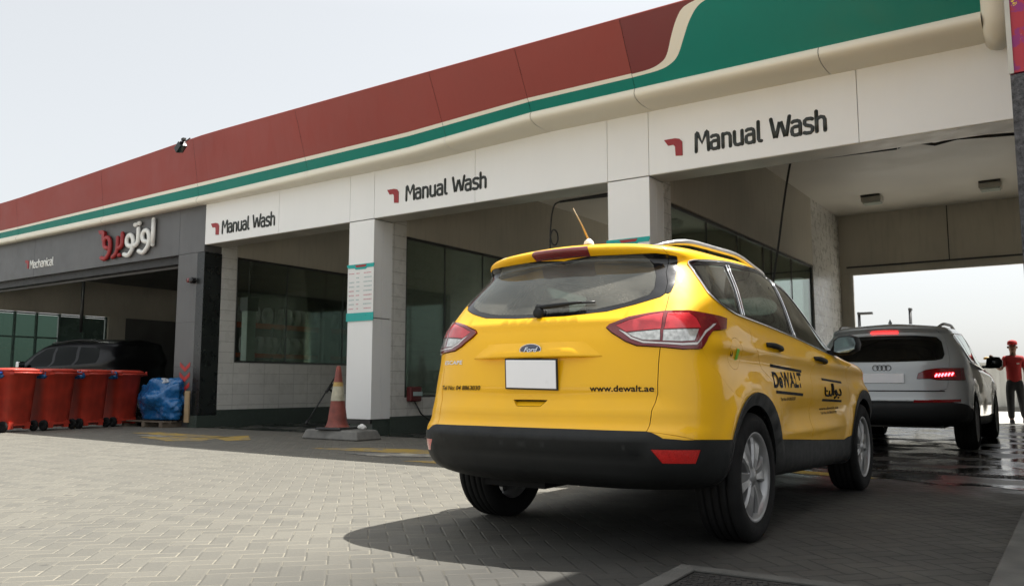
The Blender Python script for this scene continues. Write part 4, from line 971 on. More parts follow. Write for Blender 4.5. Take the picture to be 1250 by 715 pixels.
# door handles, flap mark, mirrors, antenna
for sg in (1, -1):
    for (ya, za) in ((1.26, 1.072), (2.27, 1.018)):
        P = on_skin(S, yz([(ya+.24*k/8, za-.022*k/8) for k in range(9)]), .004); P[:, 0] += .030*np.sin(np.linspace(0, math.pi, 9))**.5; P[:, 0] *= sg
        MB().tube(P, [.013, .016, .018, .018, .018, .018, .018, .017, .014], 8).build('door_handle', 'black_plastic', car)
    mr = MB(); X0 = .93
    pr = [(.885, 1.055), (.93, 1.042), (1.03, 1.046), (1.085, 1.075), (1.10, 1.125), (1.085, 1.172), (1.03, 1.19), (.94, 1.182), (.895, 1.15)]
    c0 = np.mean(pr, 0); vs = []
    for sc_, yy in ((.86, 2.955), (1.0, 2.985), (1.0, 3.06), (.86, 3.13), (.5, 3.17)): vs += [((c0[0]-.045+(a-c0[0])*sc_*.88)*sg, yy-.07, c0[1]+.02+(b-c0[1])*sc_) for a, b in pr]
    n = len(pr); mr.add(vs, [(i*n+k, i*n+(k+1) % n, (i+1)*n+(k+1) % n, (i+1)*n+k) for i in range(4) for k in range(n)]+[tuple(range(n-1, -1, -1)), tuple(4*n+k for k in range(n))], True)
    mr.box((min(.80*sg, .90*sg), 2.93, 1.06), (max(.80*sg, .90*sg), 3.0, 1.10)); m_ = mr.build('door_mirror', 'black_plastic', car)
    g = MB(); g.add([((c0[0]-.045+(a-c0[0])*.72)*sg, 2.8815, c0[1]+.02+(b-c0[1])*.80) for a, b in pr], [tuple(range(n))]); 
    for v_ in g.v: pass
    go = g.build('mirror_glass', 'mirror_glass', m_, fix=False)
MB().lathe([(0,-.004),(.013,-.004),(.015,.003)], 16, 'x', tuple(on_skin(S, yz([(.675, 1.005)]), .002)[0])).build('flap_catch', 'black_plastic', car)
gs = on_skin(S, yz([(.755+a, 1.0+b) for a, b in ((-.018,-.03),(.02,-.026),(.022,.028),(-.014,.034))]), .003); MB().add(gs, [(0, 1, 2, 3)]).build('fuel_sticker', 'green_sticker', car, fix=False)
ab = S.pos(np.array([.7]), np.array([13.4]))[0]; zt = ab[2]
an = MB().lathe([(.030, -.012), (.026, .006), (.010, .022), (0, .024)], 16, 'z', (.125, .50, zt)); an.v = [(a, b*1.0, c) for a, b, c in an.v]
ao = an.build('antenna', 'cream_tube', car); MB().tube([(.125, .50, zt+.015), (.108, .46, zt+.09), (.082, .40, zt+.185)], [.006, .0045, .003], 6).build('antenna_rod', 'tan_rod', ao)
for sg in (1, -1):
    for y in (.95, 3.64): wheel(car, .785*sg, y, .345, .235, 6, .232, sg)
    for y in (.95, 3.64):   # dark housings inside the arches
        housing(car, sg, y, .76, .40, .36)
un = MB(); un.box((-.55, .40, .36), (.55, 4.0, .42)); un.box((-.72, 1.5, .27), (.72, 3.1, .33)); un.tube([(-.66, .95, .33), (.66, .95, .33)], .035); un.box((-.45, .30, .28), (-.05, .62, .37))
pass
un.build('underbody', 'tyre_rubber', car)
MB().box((-.74, .55, .46), (.74, 3.3, .50)).build('cabin_floor', 'dark_seat', car)
MB().box((-.72, 2.95, .50), (.72, 3.45, .98)).build('dashboard', 'dark_seat', car, bevel=.06)
for x in (-.37, .37): seat(car, x, 2.05)
seat(car, 0, 1.10, True)
MB().tube([(-.37+.19*math.cos(a), 2.72+.05*math.sin(a), .98+.18*math.sin(a)) for a in np.linspace(0, 6.283, 25)], .014, 8, cap=False).build('steering_wheel', 'gloss_black', car)

# ------------------------------------------------------------------ silver car ahead in the bay
sv = empty('silver_car', (-2.10, 11.3, 0), label='silver SUV with lit brake lamps standing inside the wash bay', cat='car')
def scale_rows(rows, k, kx, ky, kz, tail_push):
    out = []
    for i, (zs, W, yr, cr, yf, cf) in enumerate(rows):
        out.append((tuple(z*kz for z in zs), tuple(w*kx for w in W), yr*ky*tail_push[i], cr*1.05, yf*ky, cf*ky))
    return out
RA = scale_rows(KUGA_ROWS, 0, 1.06, 1.10, 1.0, [1]*9+[.9, .88, .80, .85, .95, 1, 1])
SA = Surf(net_from(RA), ((1.10, .36, .50, .018), (4.02, .36, .50, .018)), (), 2)
A3 = lambda P: inv(SA, P, 'xz', 0, 5.2); AY = lambda P: inv(SA, P, 'yz', 3.2, 11.5)
a_gl = A3([(0, 1.475), (.4, 1.47), (.60, 1.45), (.66, 1.39), (.70, 1.22), (.68, 1.165), (.60, 1.145), (.3, 1.135), (0, 1.13)]); a_gl[0, 0] = a_gl[-1, 0] = 0
a_tl = A3([(.40, .915), (.42, .985), (.50, 1.025), (.62, 1.045), (.83, 1.05)]); a_tl = np.array([tuple(p) for p in a_tl]+[tuple(p) for p in inv(SA, [(.45, 1.05), (.46, .90)], 'yz', 3.2, 6)]+[tuple(p) for p in A3([(.83, .895), (.62, .90), (.56, .915)])])
a_led = A3([(.60, .985), (.80, 1.0), (.82, .94), (.62, .945)])
a_ha = A3([(0, .76), (.60, .76), (.72, .79), (.75, .90), (.76, 1.10), (.74, 1.25), (.68, 1.45), (.60, 1.545), (0, 1.56)]); a_ha[0, 0] = a_ha[-1, 0] = 0
a_ln = np.array([(0, A3([(0, .64)])[0, 1]), *[tuple(p) for p in A3([(.4, .64), (.7, .635)])], *[tuple(p) for p in AY([(.9, .50), (1.6, .42), (3.4, .40), (4.4, .45)])], (14, 3.2)])
a_ln = a_ln[np.argsort(a_ln[:, 0])]; azl = lambda u: np.interp(u, a_ln[:, 0], a_ln[:, 1])
def aarch(cy_, cz_, r, n=22):
    c = AY([(cy_+r*math.cos(math.pi*k/n), cz_+r*math.sin(math.pi*k/n)) for k in range(n+1)]); return np.array([tuple(a) for a in c]+[(c[-1, 0], 0), (c[0, 0], 0)])
aa, af = aarch(1.10, .36, .40), aarch(4.02, .36, .40)
a_fr = AY([(.80, 1.47), (1.1, 1.52), (1.9, 1.55), (2.5, 1.52), (2.85, 1.42), (3.2, 1.22), (3.42, 1.08), (3.0, 1.07), (2.0, 1.11), (1.2, 1.14), (.90, 1.18), (.78, 1.30)])
a_w = [AY([(.86, 1.45), (1.15, 1.49), (1.30, 1.17), (.95, 1.20), (.84, 1.31)]), AY([(1.22, 1.50), (1.95, 1.53), (2.05, 1.13), (1.38, 1.165)]), AY([(2.05, 1.52), (2.48, 1.495), (2.85, 1.38), (3.3, 1.10), (2.15, 1.125)])]
a_rf = A3([(.36, .655), (.86, .665), (.86, .63), (.36, .62)])
one = lambda u, v: np.ones(u.shape, bool)
am = skin(SA, [(a_gl, 1), (a_tl, 1), (a_led, 1), (a_ha, 1), (a_ln, 0), (aa, 1), (af, 1), (a_fr, 1), (wpoly, 1), (a_rf, 1)]+[(w_, 1) for w_ in a_w], [
 (None, lambda u, v: inside(aa, u, v) | inside(af, u, v), None, 0, 0, 0, None),
 ('tail_lamp', lambda u, v: inside(a_tl, u, v) & ~inside(a_led, u, v), 'lamp_red_dark', .008, 0, .002, None),
 ('brake_lamp', ins(a_led), 'lamp_red', .006, 0, 0, 'tail_lamp'),
 ('rear_reflector', ins(a_rf), 'lamp_red_dark', .004, 0, .001, None),
 ('lower_cladding', lambda u, v: v < azl(u), 'black_plastic', .002, 1, .001, None),
 ('rear_window', ins(a_gl), 'privacy_glass', 0, 1, .001, None),
 ('tailgate', ins(a_ha), 'silver_paint', 0, 1, .003, None),
 ('side_window', lambda u, v: inside(a_w[0], u, v) | inside(a_w[1], u, v) | inside(a_w[2], u, v), 'privacy_glass', -.002, 0, 0, None),
 ('window_frame', ins(a_fr), 'gloss_black', 0, 0, .001, None),
 ('windscreen', ins(wpoly), 'privacy_glass', 0, 1, 0, None),
 ('body', one, 'silver_paint', 0, 1, .001, None)], sv, nu=4, nv=3)
side_glass_band(SA, smooth_poly(a_fr, 2), .008, 'chrome', sv, 'chrome_strip')
rail(SA, sv, (.60, 3.0), 12.2, .05, .02, 'rail_silver', .12)
ax = lambda x, z: on_skin(SA, inv(SA, [(abs(x), z)], 'xz', 0, 5))[0]*np.array([1 if x >= 0 else -1, 1, 1])
py = ax(0, .9)[1]
MB().box((-.26, py-.016, .865), (.26, py-.006, .985)).build('number_plate', 'plate_white', sv, bevel=.002)
m = MB()
for k in range(4):
    c = ax(-.075+.05*k, 1.055); m.tube([(c[0]+.034*math.cos(a), c[1]-.008, c[2]+.034*math.sin(a)) for a in np.linspace(0, 2*math.pi, 25)], .0042, 6, cap=False)
m.build('ring_badge', 'metal_frame', sv)
c = ax(0, 1.512); m = MB().box((-.165, c[1]-.012, c[2]-.002), (.165, c[1]+.02, c[2]+.012)); m.build('high_brake_lamp', 'brake_lit', sv)
m = MB(); 
for sg in (1, -1):
    for k in range(6):
        c = ax(sg*(.615+.034*k), .958+.003*k)+np.array([0, -.012, 0]); m2 = MB().tube([c+np.array([-.012*sg, 0, -.018]), c+np.array([.0, -.002, .0]), c+np.array([.012*sg, 0, .018])], .010, 6); m2.build('brake_light_diode', 'led_lit', sv)
m = MB(); hw = [ax(x, .765)+np.array([0, -.004, 0]) for x in np.linspace(-.7, .7, 20)]; m.tube(hw, .008, 6); m.build('tailgate_gap', 'black_rubber', sv)
a_ = SA.pos(np.array([0.]), np.array([14.2]))[0]; MB().lathe([(.03, 0), (.02, .03), (0, .075)], 10, 'z', tuple(a_+np.array([0, .15, 0]))).build('antenna_fin', 'silver_paint', sv)
for sg in (1, -1):
    wheel(sv, .83*sg, 1.10, .365, .25, 5, .255, sg); wheel(sv, .83*sg, 4.02, .365, .25, 5, .255, sg)
    for y in (1.10, 4.02): housing(sv, sg, y, .80, .43, .37)
    pr = [(.93, 1.10), (.97, 1.085), (1.10, 1.09), (1.15, 1.12), (1.155, 1.20), (1.12, 1.255), (1.02, 1.265), (.95, 1.24)]
    mr = MB(); c0 = np.mean(pr, 0); vs = []
    for sc_, yy in ((.88, 3.10), (1.0, 3.13), (1.0, 3.22), (.8, 3.30)): vs += [((c0[0]-.02+(a-c0[0])*sc_)*sg, yy, c0[1]+(b-c0[1])*sc_) for a, b in pr]
    n = len(pr); mr.add(vs, [(i*n+k, i*n+(k+1) % n, (i+1)*n+(k+1) % n, (i+1)*n+k) for i in range(3) for k in range(n)]+[tuple(range(n-1, -1, -1)), tuple(3*n+k for k in range(n))], True)
    mr.box((min(.86*sg, .95*sg), 3.16, 1.09), (max(.86*sg, .95*sg), 3.24, 1.13)); mr.build('door_mirror', 'gloss_black', sv)
MB().box((-.65, .35, .30), (.65, 4.6, .42)).tube([(-.7, 1.10, .33), (.7, 1.10, .33)], .04).box((-.80, 1.7, .30), (.80, 3.4, .36)).build('underbody', 'dark_cladding', sv)
MB().box((-.8, .6, .55), (.8, 3.6, .60)).build('cabin_floor', 'dark_seat', sv)
for x in (-.38, .38): seat(sv, x, 2.3)
seat(sv, 0, 1.35, True)

# ------------------------------------------------------------------ black car in the workshop
bk = empty('black_suv', (-20.4, 12.6, 0), R(102), label='large black SUV with a bright mirror parked inside the dark workshop behind the bins', cat='car')
RB = [(tuple(z*1.22 for z in zs), tuple(w*(1.12 if i < 7 else 1.16) for w in W), yr*(1 if i < 8 else .38), cr*(.8 if i < 8 else .6), yf*1.15, cf) for i, (zs, W, yr, cr, yf, cf) in enumerate(KUGA_ROWS)]
SB = Surf(net_from(RB), ((1.15, .38, .52, .015), (4.2, .38, .52, .015)), (), 2)
BY = lambda P: inv(SB, P, 'yz', 3.2, 11.5)
b_w = [BY([(.75, 1.78), (1.45, 1.83), (1.5, 1.36), (.72, 1.40)]), BY([(1.56, 1.83), (2.35, 1.84), (2.40, 1.33), (1.6, 1.355)]), BY([(2.45, 1.83), (2.78, 1.79), (3.1, 1.62), (3.5, 1.30), (2.5, 1.325)])]
def barch(cy_, r, n=20):
    c = BY([(cy_+r*math.cos(math.pi*k/n), .40+r*math.sin(math.pi*k/n)) for k in range(n+1)]); return np.array([tuple(a) for a in c]+[(c[-1, 0], 0), (c[0, 0], 0)])
b1, b2 = barch(1.15, .43), barch(4.2, .43)
skin(SB, [(w_, 1) for w_ in b_w]+[(b1, 1), (b2, 1), (wpoly, 1)], [
 (None, lambda u, v: inside(b1, u, v) | inside(b2, u, v), None, 0, 0, 0, None),
 ('side_window', lambda u, v: inside(b_w[0], u, v) | inside(b_w[1], u, v) | inside(b_w[2], u, v), 'black_glass', -.002, 0, 0, None),
 ('windscreen', ins(wpoly), 'black_glass', 0, 1, 0, None), ('body', one, 'black_paint', 0, 1, .001, None)], bk, nu=3, nv=2)
rail(SB, bk, (.9, 3.0), 12.2, .05, .02, 'gloss_black', .12)
for sg in (1, -1):
    for y in (1.15, 4.2): wheel(bk, .88*sg, y, .40, .27, 6, .27, sg)
    MB().box((min(.98*sg, 1.20*sg), 3.32, 1.28), (max(.98*sg, 1.20*sg), 3.44, 1.47)).build('door_mirror', 'chrome', bk, bevel=.04, bseg=3)

# ------------------------------------------------------------------ wheelie bins
def wheelie(m, rz, loc, label, lid='bin_red'):
    e = empty('wheelie_bin', loc, rz, label=label, cat='bin', group='wheeled bins in a row beside the workshop'); s = 1.09
    b = MB()
    levels = [(.06, .225, .225, -.015), (.10, .245, .238, -.015), (.92, .30, .272, 0), (.93, .33, .30, 0), (.99, .335, .305, 0)]
    vs = []
    for z, hx, hy, cx in levels:      # rounded rectangle rings
        for k in range(32):
            a = 2*math.pi*(k+.5)/32; c_, s_ = math.cos(a), math.sin(a); p = 7.
            rr = 1/((abs(c_)**p+abs(s_)**p)**(1/p)); vs.append(((cx+hx*c_*rr)*s, hy*s_*rr*s, z*s))
    b.add(vs, [(i*32+k, i*32+(k+1) % 32, (i+1)*32+(k+1) % 32, (i+1)*32+k) for i in range(4) for k in range(32)]+[tuple(range(31, -1, -1))], True)
    b.build('bin_body', m, e, fix=True)
    l = MB(); vs = []
    for z, hx, hy, cx in ((.985, .345, .315, -.01), (1.0, .355, .322, -.01), (1.025, .345, .312, -.01), (1.045, .29, .25, -.03), (1.05, .1, .1, -.03)):
        for k in range(32):
            a = 2*math.pi*(k+.5)/32; c_, s_ = math.cos(a), math.sin(a); rr = 1/((abs(c_)**6+abs(s_)**6)**(1/6)); vs.append(((cx+hx*c_*rr)*s, hy*s_*rr*s, z*s))
    l.add(vs, [(i*32+k, i*32+(k+1) % 32, (i+1)*32+(k+1) % 32, (i+1)*32+k) for i in range(4) for k in range(32)]+[tuple(range(31, -1, -1)), tuple(128+k for k in range(32))], True)
    l.tube([(.345*s, -.27*s, 1.0*s), (.375*s, -.27*s, 1.01*s)], .02).tube([(.345*s, .27*s, 1.0*s), (.375*s, .27*s, 1.01*s)], .02)
    lo = l.build('lid', lid, e); lo.rotation_euler = (random.uniform(-.012, .012), random.uniform(-.02, .03), 0)
    h = MB(); h.tube([(.40*s, -.27*s, .965*s), (.40*s, .27*s, .965*s)], .017, 8)
    for y in (-.26, -.09, .09, .26): h.box((.30*s, (y-.018)*s, .945*s), (.405*s, (y+.018)*s, .985*s))
    h.build('handle', m, e)
    f = MB(); 
    for y in (-.15, .15): f.frustum((.205*s, y*s), (.03*s, .045*s), .0*s+.05, (.215*s, y*s), (.03*s, .045*s), .16*s)
    f.box((.16*s, -.21*s, .10*s), (.235*s, .21*s, .135*s)); f.build('foot_bracket', m, e)
    ax_ = MB().tube([(.22*s, -.29*s, .10), (.22*s, .29*s, .10)], .012); ao_ = ax_.build('axle', 'iron', e)
    for y in (-.275, .275):
        MB().lathe([(.0, -.02), (.04, -.022), (.045, -.026), (.095, -.024), (.10, -.014), (.10, .014), (.095, .024), (.045, .026), (.04, .022), (0, .02)], 28, 'y', (.22*s, y*s, .10)).build('wheel', 'tyre_rubber', e)
    return e
bins = [((-16.05, 7.28), .22, 'bin_red', 'sunlit red wheelie bin next to the blue bin, leftmost red one'), ((-16.12, 8.02), .20, 'bin_red', 'red wheelie bin second from the left, half in sunlight with a handle shadow'),
        ((-16.28, 8.78), .16, 'bin_red', 'red wheelie bin in shade, third of the four from the left'), ((-16.46, 9.58), .12, 'bin_red', 'shaded red wheelie bin at the right end beside the blue bag')]
for (x, y), rz, m, lb in bins: wheelie(m, rz, (x, y, 0), lb)
wheelie('bin_blue', .08, (-16.2, 6.66, 0), 'blue wheelie bin cut by the left edge of the view', 'bin_blue')
# blue liners peeping out between the bins
r = random.Random(5)
def lump(c, rad, m, name, amp=.25, sub=3, seed=1, squash=(1, 1, 1), **kw):
    bm = bmesh.new(); bmesh.ops.create_icosphere(bm, subdivisions=sub, radius=1); me = bpy.data.meshes.new(name)
    from mathutils import noise as mn
    for v in bm.verts:
        d = v.co.normalized(); q = d*1.6+Vector((seed*3.1, seed*1.7, 0)); a = 1+amp*mn.noise(q*1.2)+amp*.5*abs(mn.noise(q*3.1))+amp*.05*mn.noise(q*8)
        v.co = Vector((d.x*a*squash[0]*rad, d.y*a*squash[1]*rad, max(d.z*a*squash[2]*rad, -rad*squash[2]*.75)))
    bm.to_mesh(me); bm.free(); me.polygons.foreach_set('use_smooth', [True]*len(me.polygons)); me.materials.append(M[m])
    o = bpy.data.objects.new(name, me); col.objects.link(o); o.location = c; return tag(o, **kw)
for (x, y), lb in zip(((-15.92, 7.03), (-15.94, 7.76), (-16.03, 8.47), (-16.16, 9.22)), ('blue liner sack hanging out between blue bin and first red bin', 'blue liner sack tucked between the first and second red bins', 'blue liner sack tucked between the second and third red bins', 'blue liner sack tucked between the third and fourth red bins')):
    lump((x, y, 1.02), .11, 'bag_blue', 'bin_liner', .5, 3, x, (1.2, .9, .8), label=lb, cat='bag', group='blue sacks stuffed between the bins')
lump((-15.50, 10.0, .48), .60, 'bag_blue', 'rubbish_bag', .35, 5, 2, (1.16, .60, .74), label='large stuffed blue rubbish sack on a pallet beside the red bins', cat='bag')
lump((-15.50, 9.95, .88), .15, 'bag_grey', 'rubbish_bag', .5, 4, 6, (1.5, .8, .6), label='small crumpled grey bag lying on top of the blue sack', cat='bag')
e = empty('pallet', (-15.6, 10.02, 0), label='low dirty wooden pallet under the blue sack', cat='pallet')
p = MB()
for k in range(5): p.box((-.75, -.42+.18*k, .10), (.70, -.30+.18*k, .125))
p.build('deck_boards', 'old_wood', e)
for x in (-.7, 0, .6): B((x-.05, -.42, 0), (x+.05, .42, .099)).build('skid', 'old_wood', e)
B((-15.12, 10.0, .10), (-14.98, 10.03, .72)).build('cardboard_sheet', 'cardboard', label='flattened brown cardboard leaning on the grey pillar', cat='cardboard').location = (.36, -.05, 0)
e = empty('alarm_bell', (-14.72, YF, 2.94), label='small dark red and black sounder on the grey pillar', cat='alarm')
MB().lathe([(0, -.11), (.05, -.105), (.065, -.08), (.055, -.03), (.06, 0)], 20, 'y').build('housing', 'gloss_black', e); MB().lathe([(0, -.10), (.045, -.095), (.05, -.06), (.05, 0)], 16, 'y', (-.11, 0, .01)).build('lens', 'lamp_red_dark', e)
e = empty('floodlight', (-14.2, 9.27, 5.52), R(-10), label='small dark floodlight perched on the red canopy edge', cat='floodlight')
MB().box((-.17, -.09, -.10), (.05, .06, .02)).build('lamp_head', 'gloss_black', e, bevel=.01).rotation_euler = (R(12), R(-28), 0)
MB().tube([(.02, 0, -.0), (.08, 0, .075), (.20, 0, .01), (.36, 0, .03)], .012).box((.03, -.03, .04), (.12, .03, .09)).build('bracket', 'iron', e)
# ------------------------------------------------------------------ cone, kerb block, lance
kb = MB().frustum((0, 0), (.62, .28), 0, (0, 0), (.56, .23), .15); kb.build('kerb_block', 'kerb_concrete', bevel=.03, loc=(-9.60, 9.25, 0), label='low worn concrete block carrying the traffic cone before the white column', cat='concrete block')
e = empty('traffic_cone', (-9.66, 9.22, .152), R(8), label='faded orange traffic cone with grubby white band standing on the concrete block', cat='cone')
MB().frustum((0, 0), (.25, .25), 0, (0, 0), (.235, .235), .035).build('cone_base', 'black_rubber', e, bevel=.012)
def cr_(z): return .165-.128*(z-.035)/.93
MB().lathe([(cr_(.035)+.03, .035), (cr_(.05)+.012, .055), (cr_(.12), .12), (cr_(.50), .50), (cr_(.97), .97), (.022, .985), (0, .985)], 32, 'z').build('cone_body', 'cone_orange', e)
MB().lathe([(cr_(.44)+.003, .44), (cr_(.665)+.003, .665)], 32, 'z').build('white_band', 'cone_band', e); MB().lathe([(cr_(.665)+.004, .665), (cr_(.73)+.004, .73)], 32, 'z').build('yellow_band', 'cone_yellow', e)
e = empty('spray_lance', (-12.0, 10.69, 0), label='black pressure washer lance leaning in the first wash bay behind the cone', cat='spray lance')
MB().tube([(0, 0, .15), (0, .74, 1.07)], .014).tube([(0, -.03, .11), (0, .02, .18)], .028).build('tube', 'black_rubber', e)
MB().tube([(0, .50, .78), (0, .62, .70), (0, .66, .58), (0, .60, .50)], .022).tube([(0, .45, .70), (0, .6, .85)], .03).build('grip', 'black_rubber', e)
MB().tube([(0, .68, 1.0), (-.05, .75, .6), (-.15, .8, .2), (-.5, .9, .03), (-1.3, 1.1, .03)], .012).build('hose', 'black_rubber', e)
lump((-9.12, 9.22, .20), .055, 'letter_white', 'crumpled_cup', .4, 3, 3, (1.3, .8, .7), label='small crumpled white scrap lying on the concrete block end', cat='litter')
e = empty('hose_reel', (XW2, 11.05, .55), label='dark red wall box with a black hose in the middle bay', cat='hose reel')
MB().box((0, -.15, .0), (.12, .15, .26)).build('box', 'dusky_red', e, bevel=.03); MB().box((.141, -.12, .10), (.148, .12, .17)).build('label_plate', 'price_grey', e)
MB().tube([(.07, 0, 0), (.10, .15, -.22), (.2, .5, -.45), (.3, 1.0, -.53)], .014).build('hose', 'black_rubber', e)
# ------------------------------------------------------------------ hoses and boom arms
e = empty('hose_boom', (-2.67, 11.28, 3.9), label='black swinging hose boom under the ceiling of the third bay', cat='boom')
MB().tube([(-.9, -.75, .0), (.0, .0, .0), (.86, .26, .06)], [.022, .045, .06]).tube([(.86, .26, .06), (.95, .25, .10)], .06).tube([(.95, .24, .10), (1.3, .35, .02), (1.55, .4, .07), (2.35, .55, .04)], .02).build('arm', 'black_rubber', e)
MB().tube([(.9, .26, .06), (.9, .26, 1.0)], .03).build('ceiling_post', 'metal_frame', e)
hp = [(-3.44, 12.5, 4.22), (-3.47, 12.5, 4.10), (-3.53, 12.5, 3.8), (-3.60, 12.5, 3.4), (-3.68, 12.5, 2.9), (-3.80, 12.5, 2.2), (-3.9, 12.5, 1.2), (-3.9, 12.6, .5)]
MB().tube([(-3.3, 12.5, 4.88), (-3.40, 12.5, 4.4)]+[tuple(p) for p in smooth_poly(hp, 3, False)], .017).build('hanging_hose', 'black_rubber', label='long black hose hanging down in the third bay above the yellow car', cat='hose')
e = empty('hose_boom', (-6.69, 11, 3.72), label='thin black hose boom with a coiled drop in the middle bay', cat='boom')
MB().tube([(1.38, -.1, .02), (.91, 0, .0), (.05, 0, .0)], [.035, .032, .018]).build('arm', 'black_rubber', e)
dp = smooth_poly([(.05, 0, 0), (-.04, 0, -.03), (-.09, 0, -.15), (-.12, 0, -.35), (-.13, 0, -.55), (-.09, 0, -.66), (-.03, 0, -.68), (.01, 0, -.60), (-.01, 0, -.48), (-.08, 0, -.44), (-.13, 0, -.55), (-.14, 0, -.9), (-.16, 0, -1.8), (-.15, 0, -2.6)], 4, False)
MB().tube([tuple(p) for p in dp], .013).build('drop_hose', 'black_rubber', e)
# ceiling lights of the through bay
for (x, y), lb in (((-3.50, 18.9), 'square ceiling light in the wash bay, nearer the tiled left wall'), ((-1.27, 18.9), 'square ceiling light in the wash bay, nearer the dark pylon')):
    e = empty('ceiling_light', (x, y, 4.9), label=lb, cat='ceiling light', group='ceiling lights of the wash bay')
    MB().box((-.20, -.16, -.13), (.20, .16, 0)).build('housing', 'soffit', e, bevel=.01); MB().frustum((0, 0), (.17, .13), -.165, (0, 0), (.18, .14), -.131).build('diffuser', 'lamp_glass', e)
    MB().box((-.19, -.24, -.03), (.19, -.17, -.0)).build('bracket', 'iron', e)
# ------------------------------------------------------------------ workshop fittings seen through the glass
def tyre_rack(x, y0, y1, label):
    e = empty('tyre_rack', (x, y0, 0), label=label, cat='rack'); L = y1-y0
    for k in range(4):
        for dx in (-.25, .25): B((dx-.03, L*k/3-.03, 0), (dx+.03, L*k/3+.03, 2.9)).build('upright', 'metal_frame', e)
    for z in (.75, 1.55, 2.32):
        for dx in (-.28, .28): B((dx-.02, 0, z), (dx+.02, L, z+.09)).build('beam', 'orange_beam', e)
    return e
tyre_rack(-17.6, 12.6, 18.6, 'orange-beamed tyre rack seen through the workshop window')
k = 0
proto = None
for z in (.84, 1.64, 2.41):
    y = 12.85
    while y < 18.4:
        if proto is None:
            proto = MB().lathe([(.17, -.09), (.20, -.105), (.28, -.11), (.31, -.085), (.315, 0), (.31, .085), (.28, .11), (.20, .105), (.17, .09), (.17, -.09)], 24, 'y').build('spare_tyre', 'tyre_white', cat='tyre', group='tyres on the workshop rack', label='dim grey tyre upright on the orange rack behind the workshop window'); o = proto
        else: o = proto.copy(); col.objects.link(o)
        o.scale = (.72, .72, .72); o.location = (-17.6+random.uniform(-.04, .04), y, z+.228); o.rotation_euler = (0, 0, -.42+random.uniform(-.2, .2)); y += random.choice([.20, .22, .26, .45]); k += 1
for (x, y), lb in (((-15.5, 12.0), 'pale green lift post just behind the workshop window, left one'), ((-15.6, 14.4), 'pale green lift post behind the workshop window, nearer the white column'), ((-20.4, 14.0), 'slim green lift post behind the black SUV, left of a pair'), ((-18.4, 13.6), 'slim green lift post behind the black SUV, right of a pair')):
    e = empty('lift_post', (x, y, 0), label=lb, cat='lift post', group='vehicle lift posts in the workshop')
    MB().box((-.10, -.12, 0), (.10, .12, 2.75)).build('post', 'lift_green', e, bevel=.01); B((-.18, -.18, 0), (.18, .18, .04)).build('base_plate', 'metal_frame', e)
    MB().tube([(0, 0, 2.75), (0, 0, 4.2)], .035).box((-.13, -.15, 2.5), (.13, .15, 2.8)).build('head', 'metal_frame', e)
for (x, y), lb in (((-23.5, 12.3), 'ceiling strip light over the black SUV in the workshop'), ((-16.1, 15.5), 'added unseen strip light over the tyre rack in the workshop')):  # the rack light is an added lamp, hidden from view, to brighten the tyres
    e = empty('strip_light', (x, y, 4.1), label=lb, cat='strip light')
    B((-.75, -.06, 0), (.75, .06, .06)).build('housing', 'soffit', e); MB().tube([(-.7, 0, -.025), (.7, 0, -.025)], .02).build('tube', 'tube_lit', e)
# ------------------------------------------------------------------ pylon on the right, drain covers
e = empty('advert_pylon', (-.235, 5.55, 0), label='tall pylon of rough dark stone with a splashed purple panel at the right edge', cat='pylon')
B((0, 0, .11), (3.4, .5, 2.66)).build('stone_base', 'rough_granite', e)
pp = [(0, 2.67), (3.4, 2.67), (3.4, 6.28), (0, 6.28)]
fc = empty('forecourt_canopy', (-.15, 3.6, 6.3), label='flat station canopy roof above the pylon, just out of the top of the view', cat='canopy')
B((0, 0, 0), (9, 9.0, .35)).build('roof_deck', 'white_panel', fc, bevel=.02); B((.02, .02, -.02), (8.98, 8.98, -.003)).build('soffit_lining', 'soffit', fc)
B((5.2, 2.0, -6.19), (5.6, 2.4, -.021)).build('column', 'white_panel', fc)
MB().prism(pp, 0, .5, 'xz').build('art_panel', 'splash_art', e); B((-.006, -.012, 2.665), (.02, -.001, 6.27)).build('edge_strip', 'soffit', e)
e = empty('drain_cover', (-1.12, 3.30, .004), R(2), label='square cast iron drain cover in a concrete surround at the near edge', cat='drain cover')
fr = MB()
for a, b in (((-.45, -.55, 0), (.60, -.47, .012)), ((-.45, .33, 0), (.60, .41, .012)), ((-.45, -.47, 0), (-.36, .33, .012)), ((.51, -.47, 0), (.60, .33, .012))): fr.box(a, b)
fr.build('surround', 'shaded_kerb', e, bevel=.004); B((-.355, -.465, -.003), (.505, .325, .001)).build('plate', 'iron', e)
n = MB()
for i in range(24):
    for j in range(20):
        x, y = -.33+.035*i, -.44+.038*j; a = .4 if (i+j) % 2 else 2.0
        n.tube([(x-.012*math.cos(a), y-.012*math.sin(a), .003), (x+.012*math.cos(a), y+.012*math.sin(a), .003)], .003, 5)
n.build('tread_pattern', 'iron', e)
e = empty('channel_drain', (-.37, 8.85, .006), label='narrow slotted steel channel drain crossing the wet bay floor', cat='drain')
g = MB(); [g.box((-4.2+.055*k, -.06, 0), (-4.2+.055*k+.028, .06, .008)) for k in range(76)]; g.box((-4.2, -.075, 0), (0, -.06, .009)); g.box((-4.2, .06, 0), (0, .075, .009)); g.build('grating', 'iron', e)
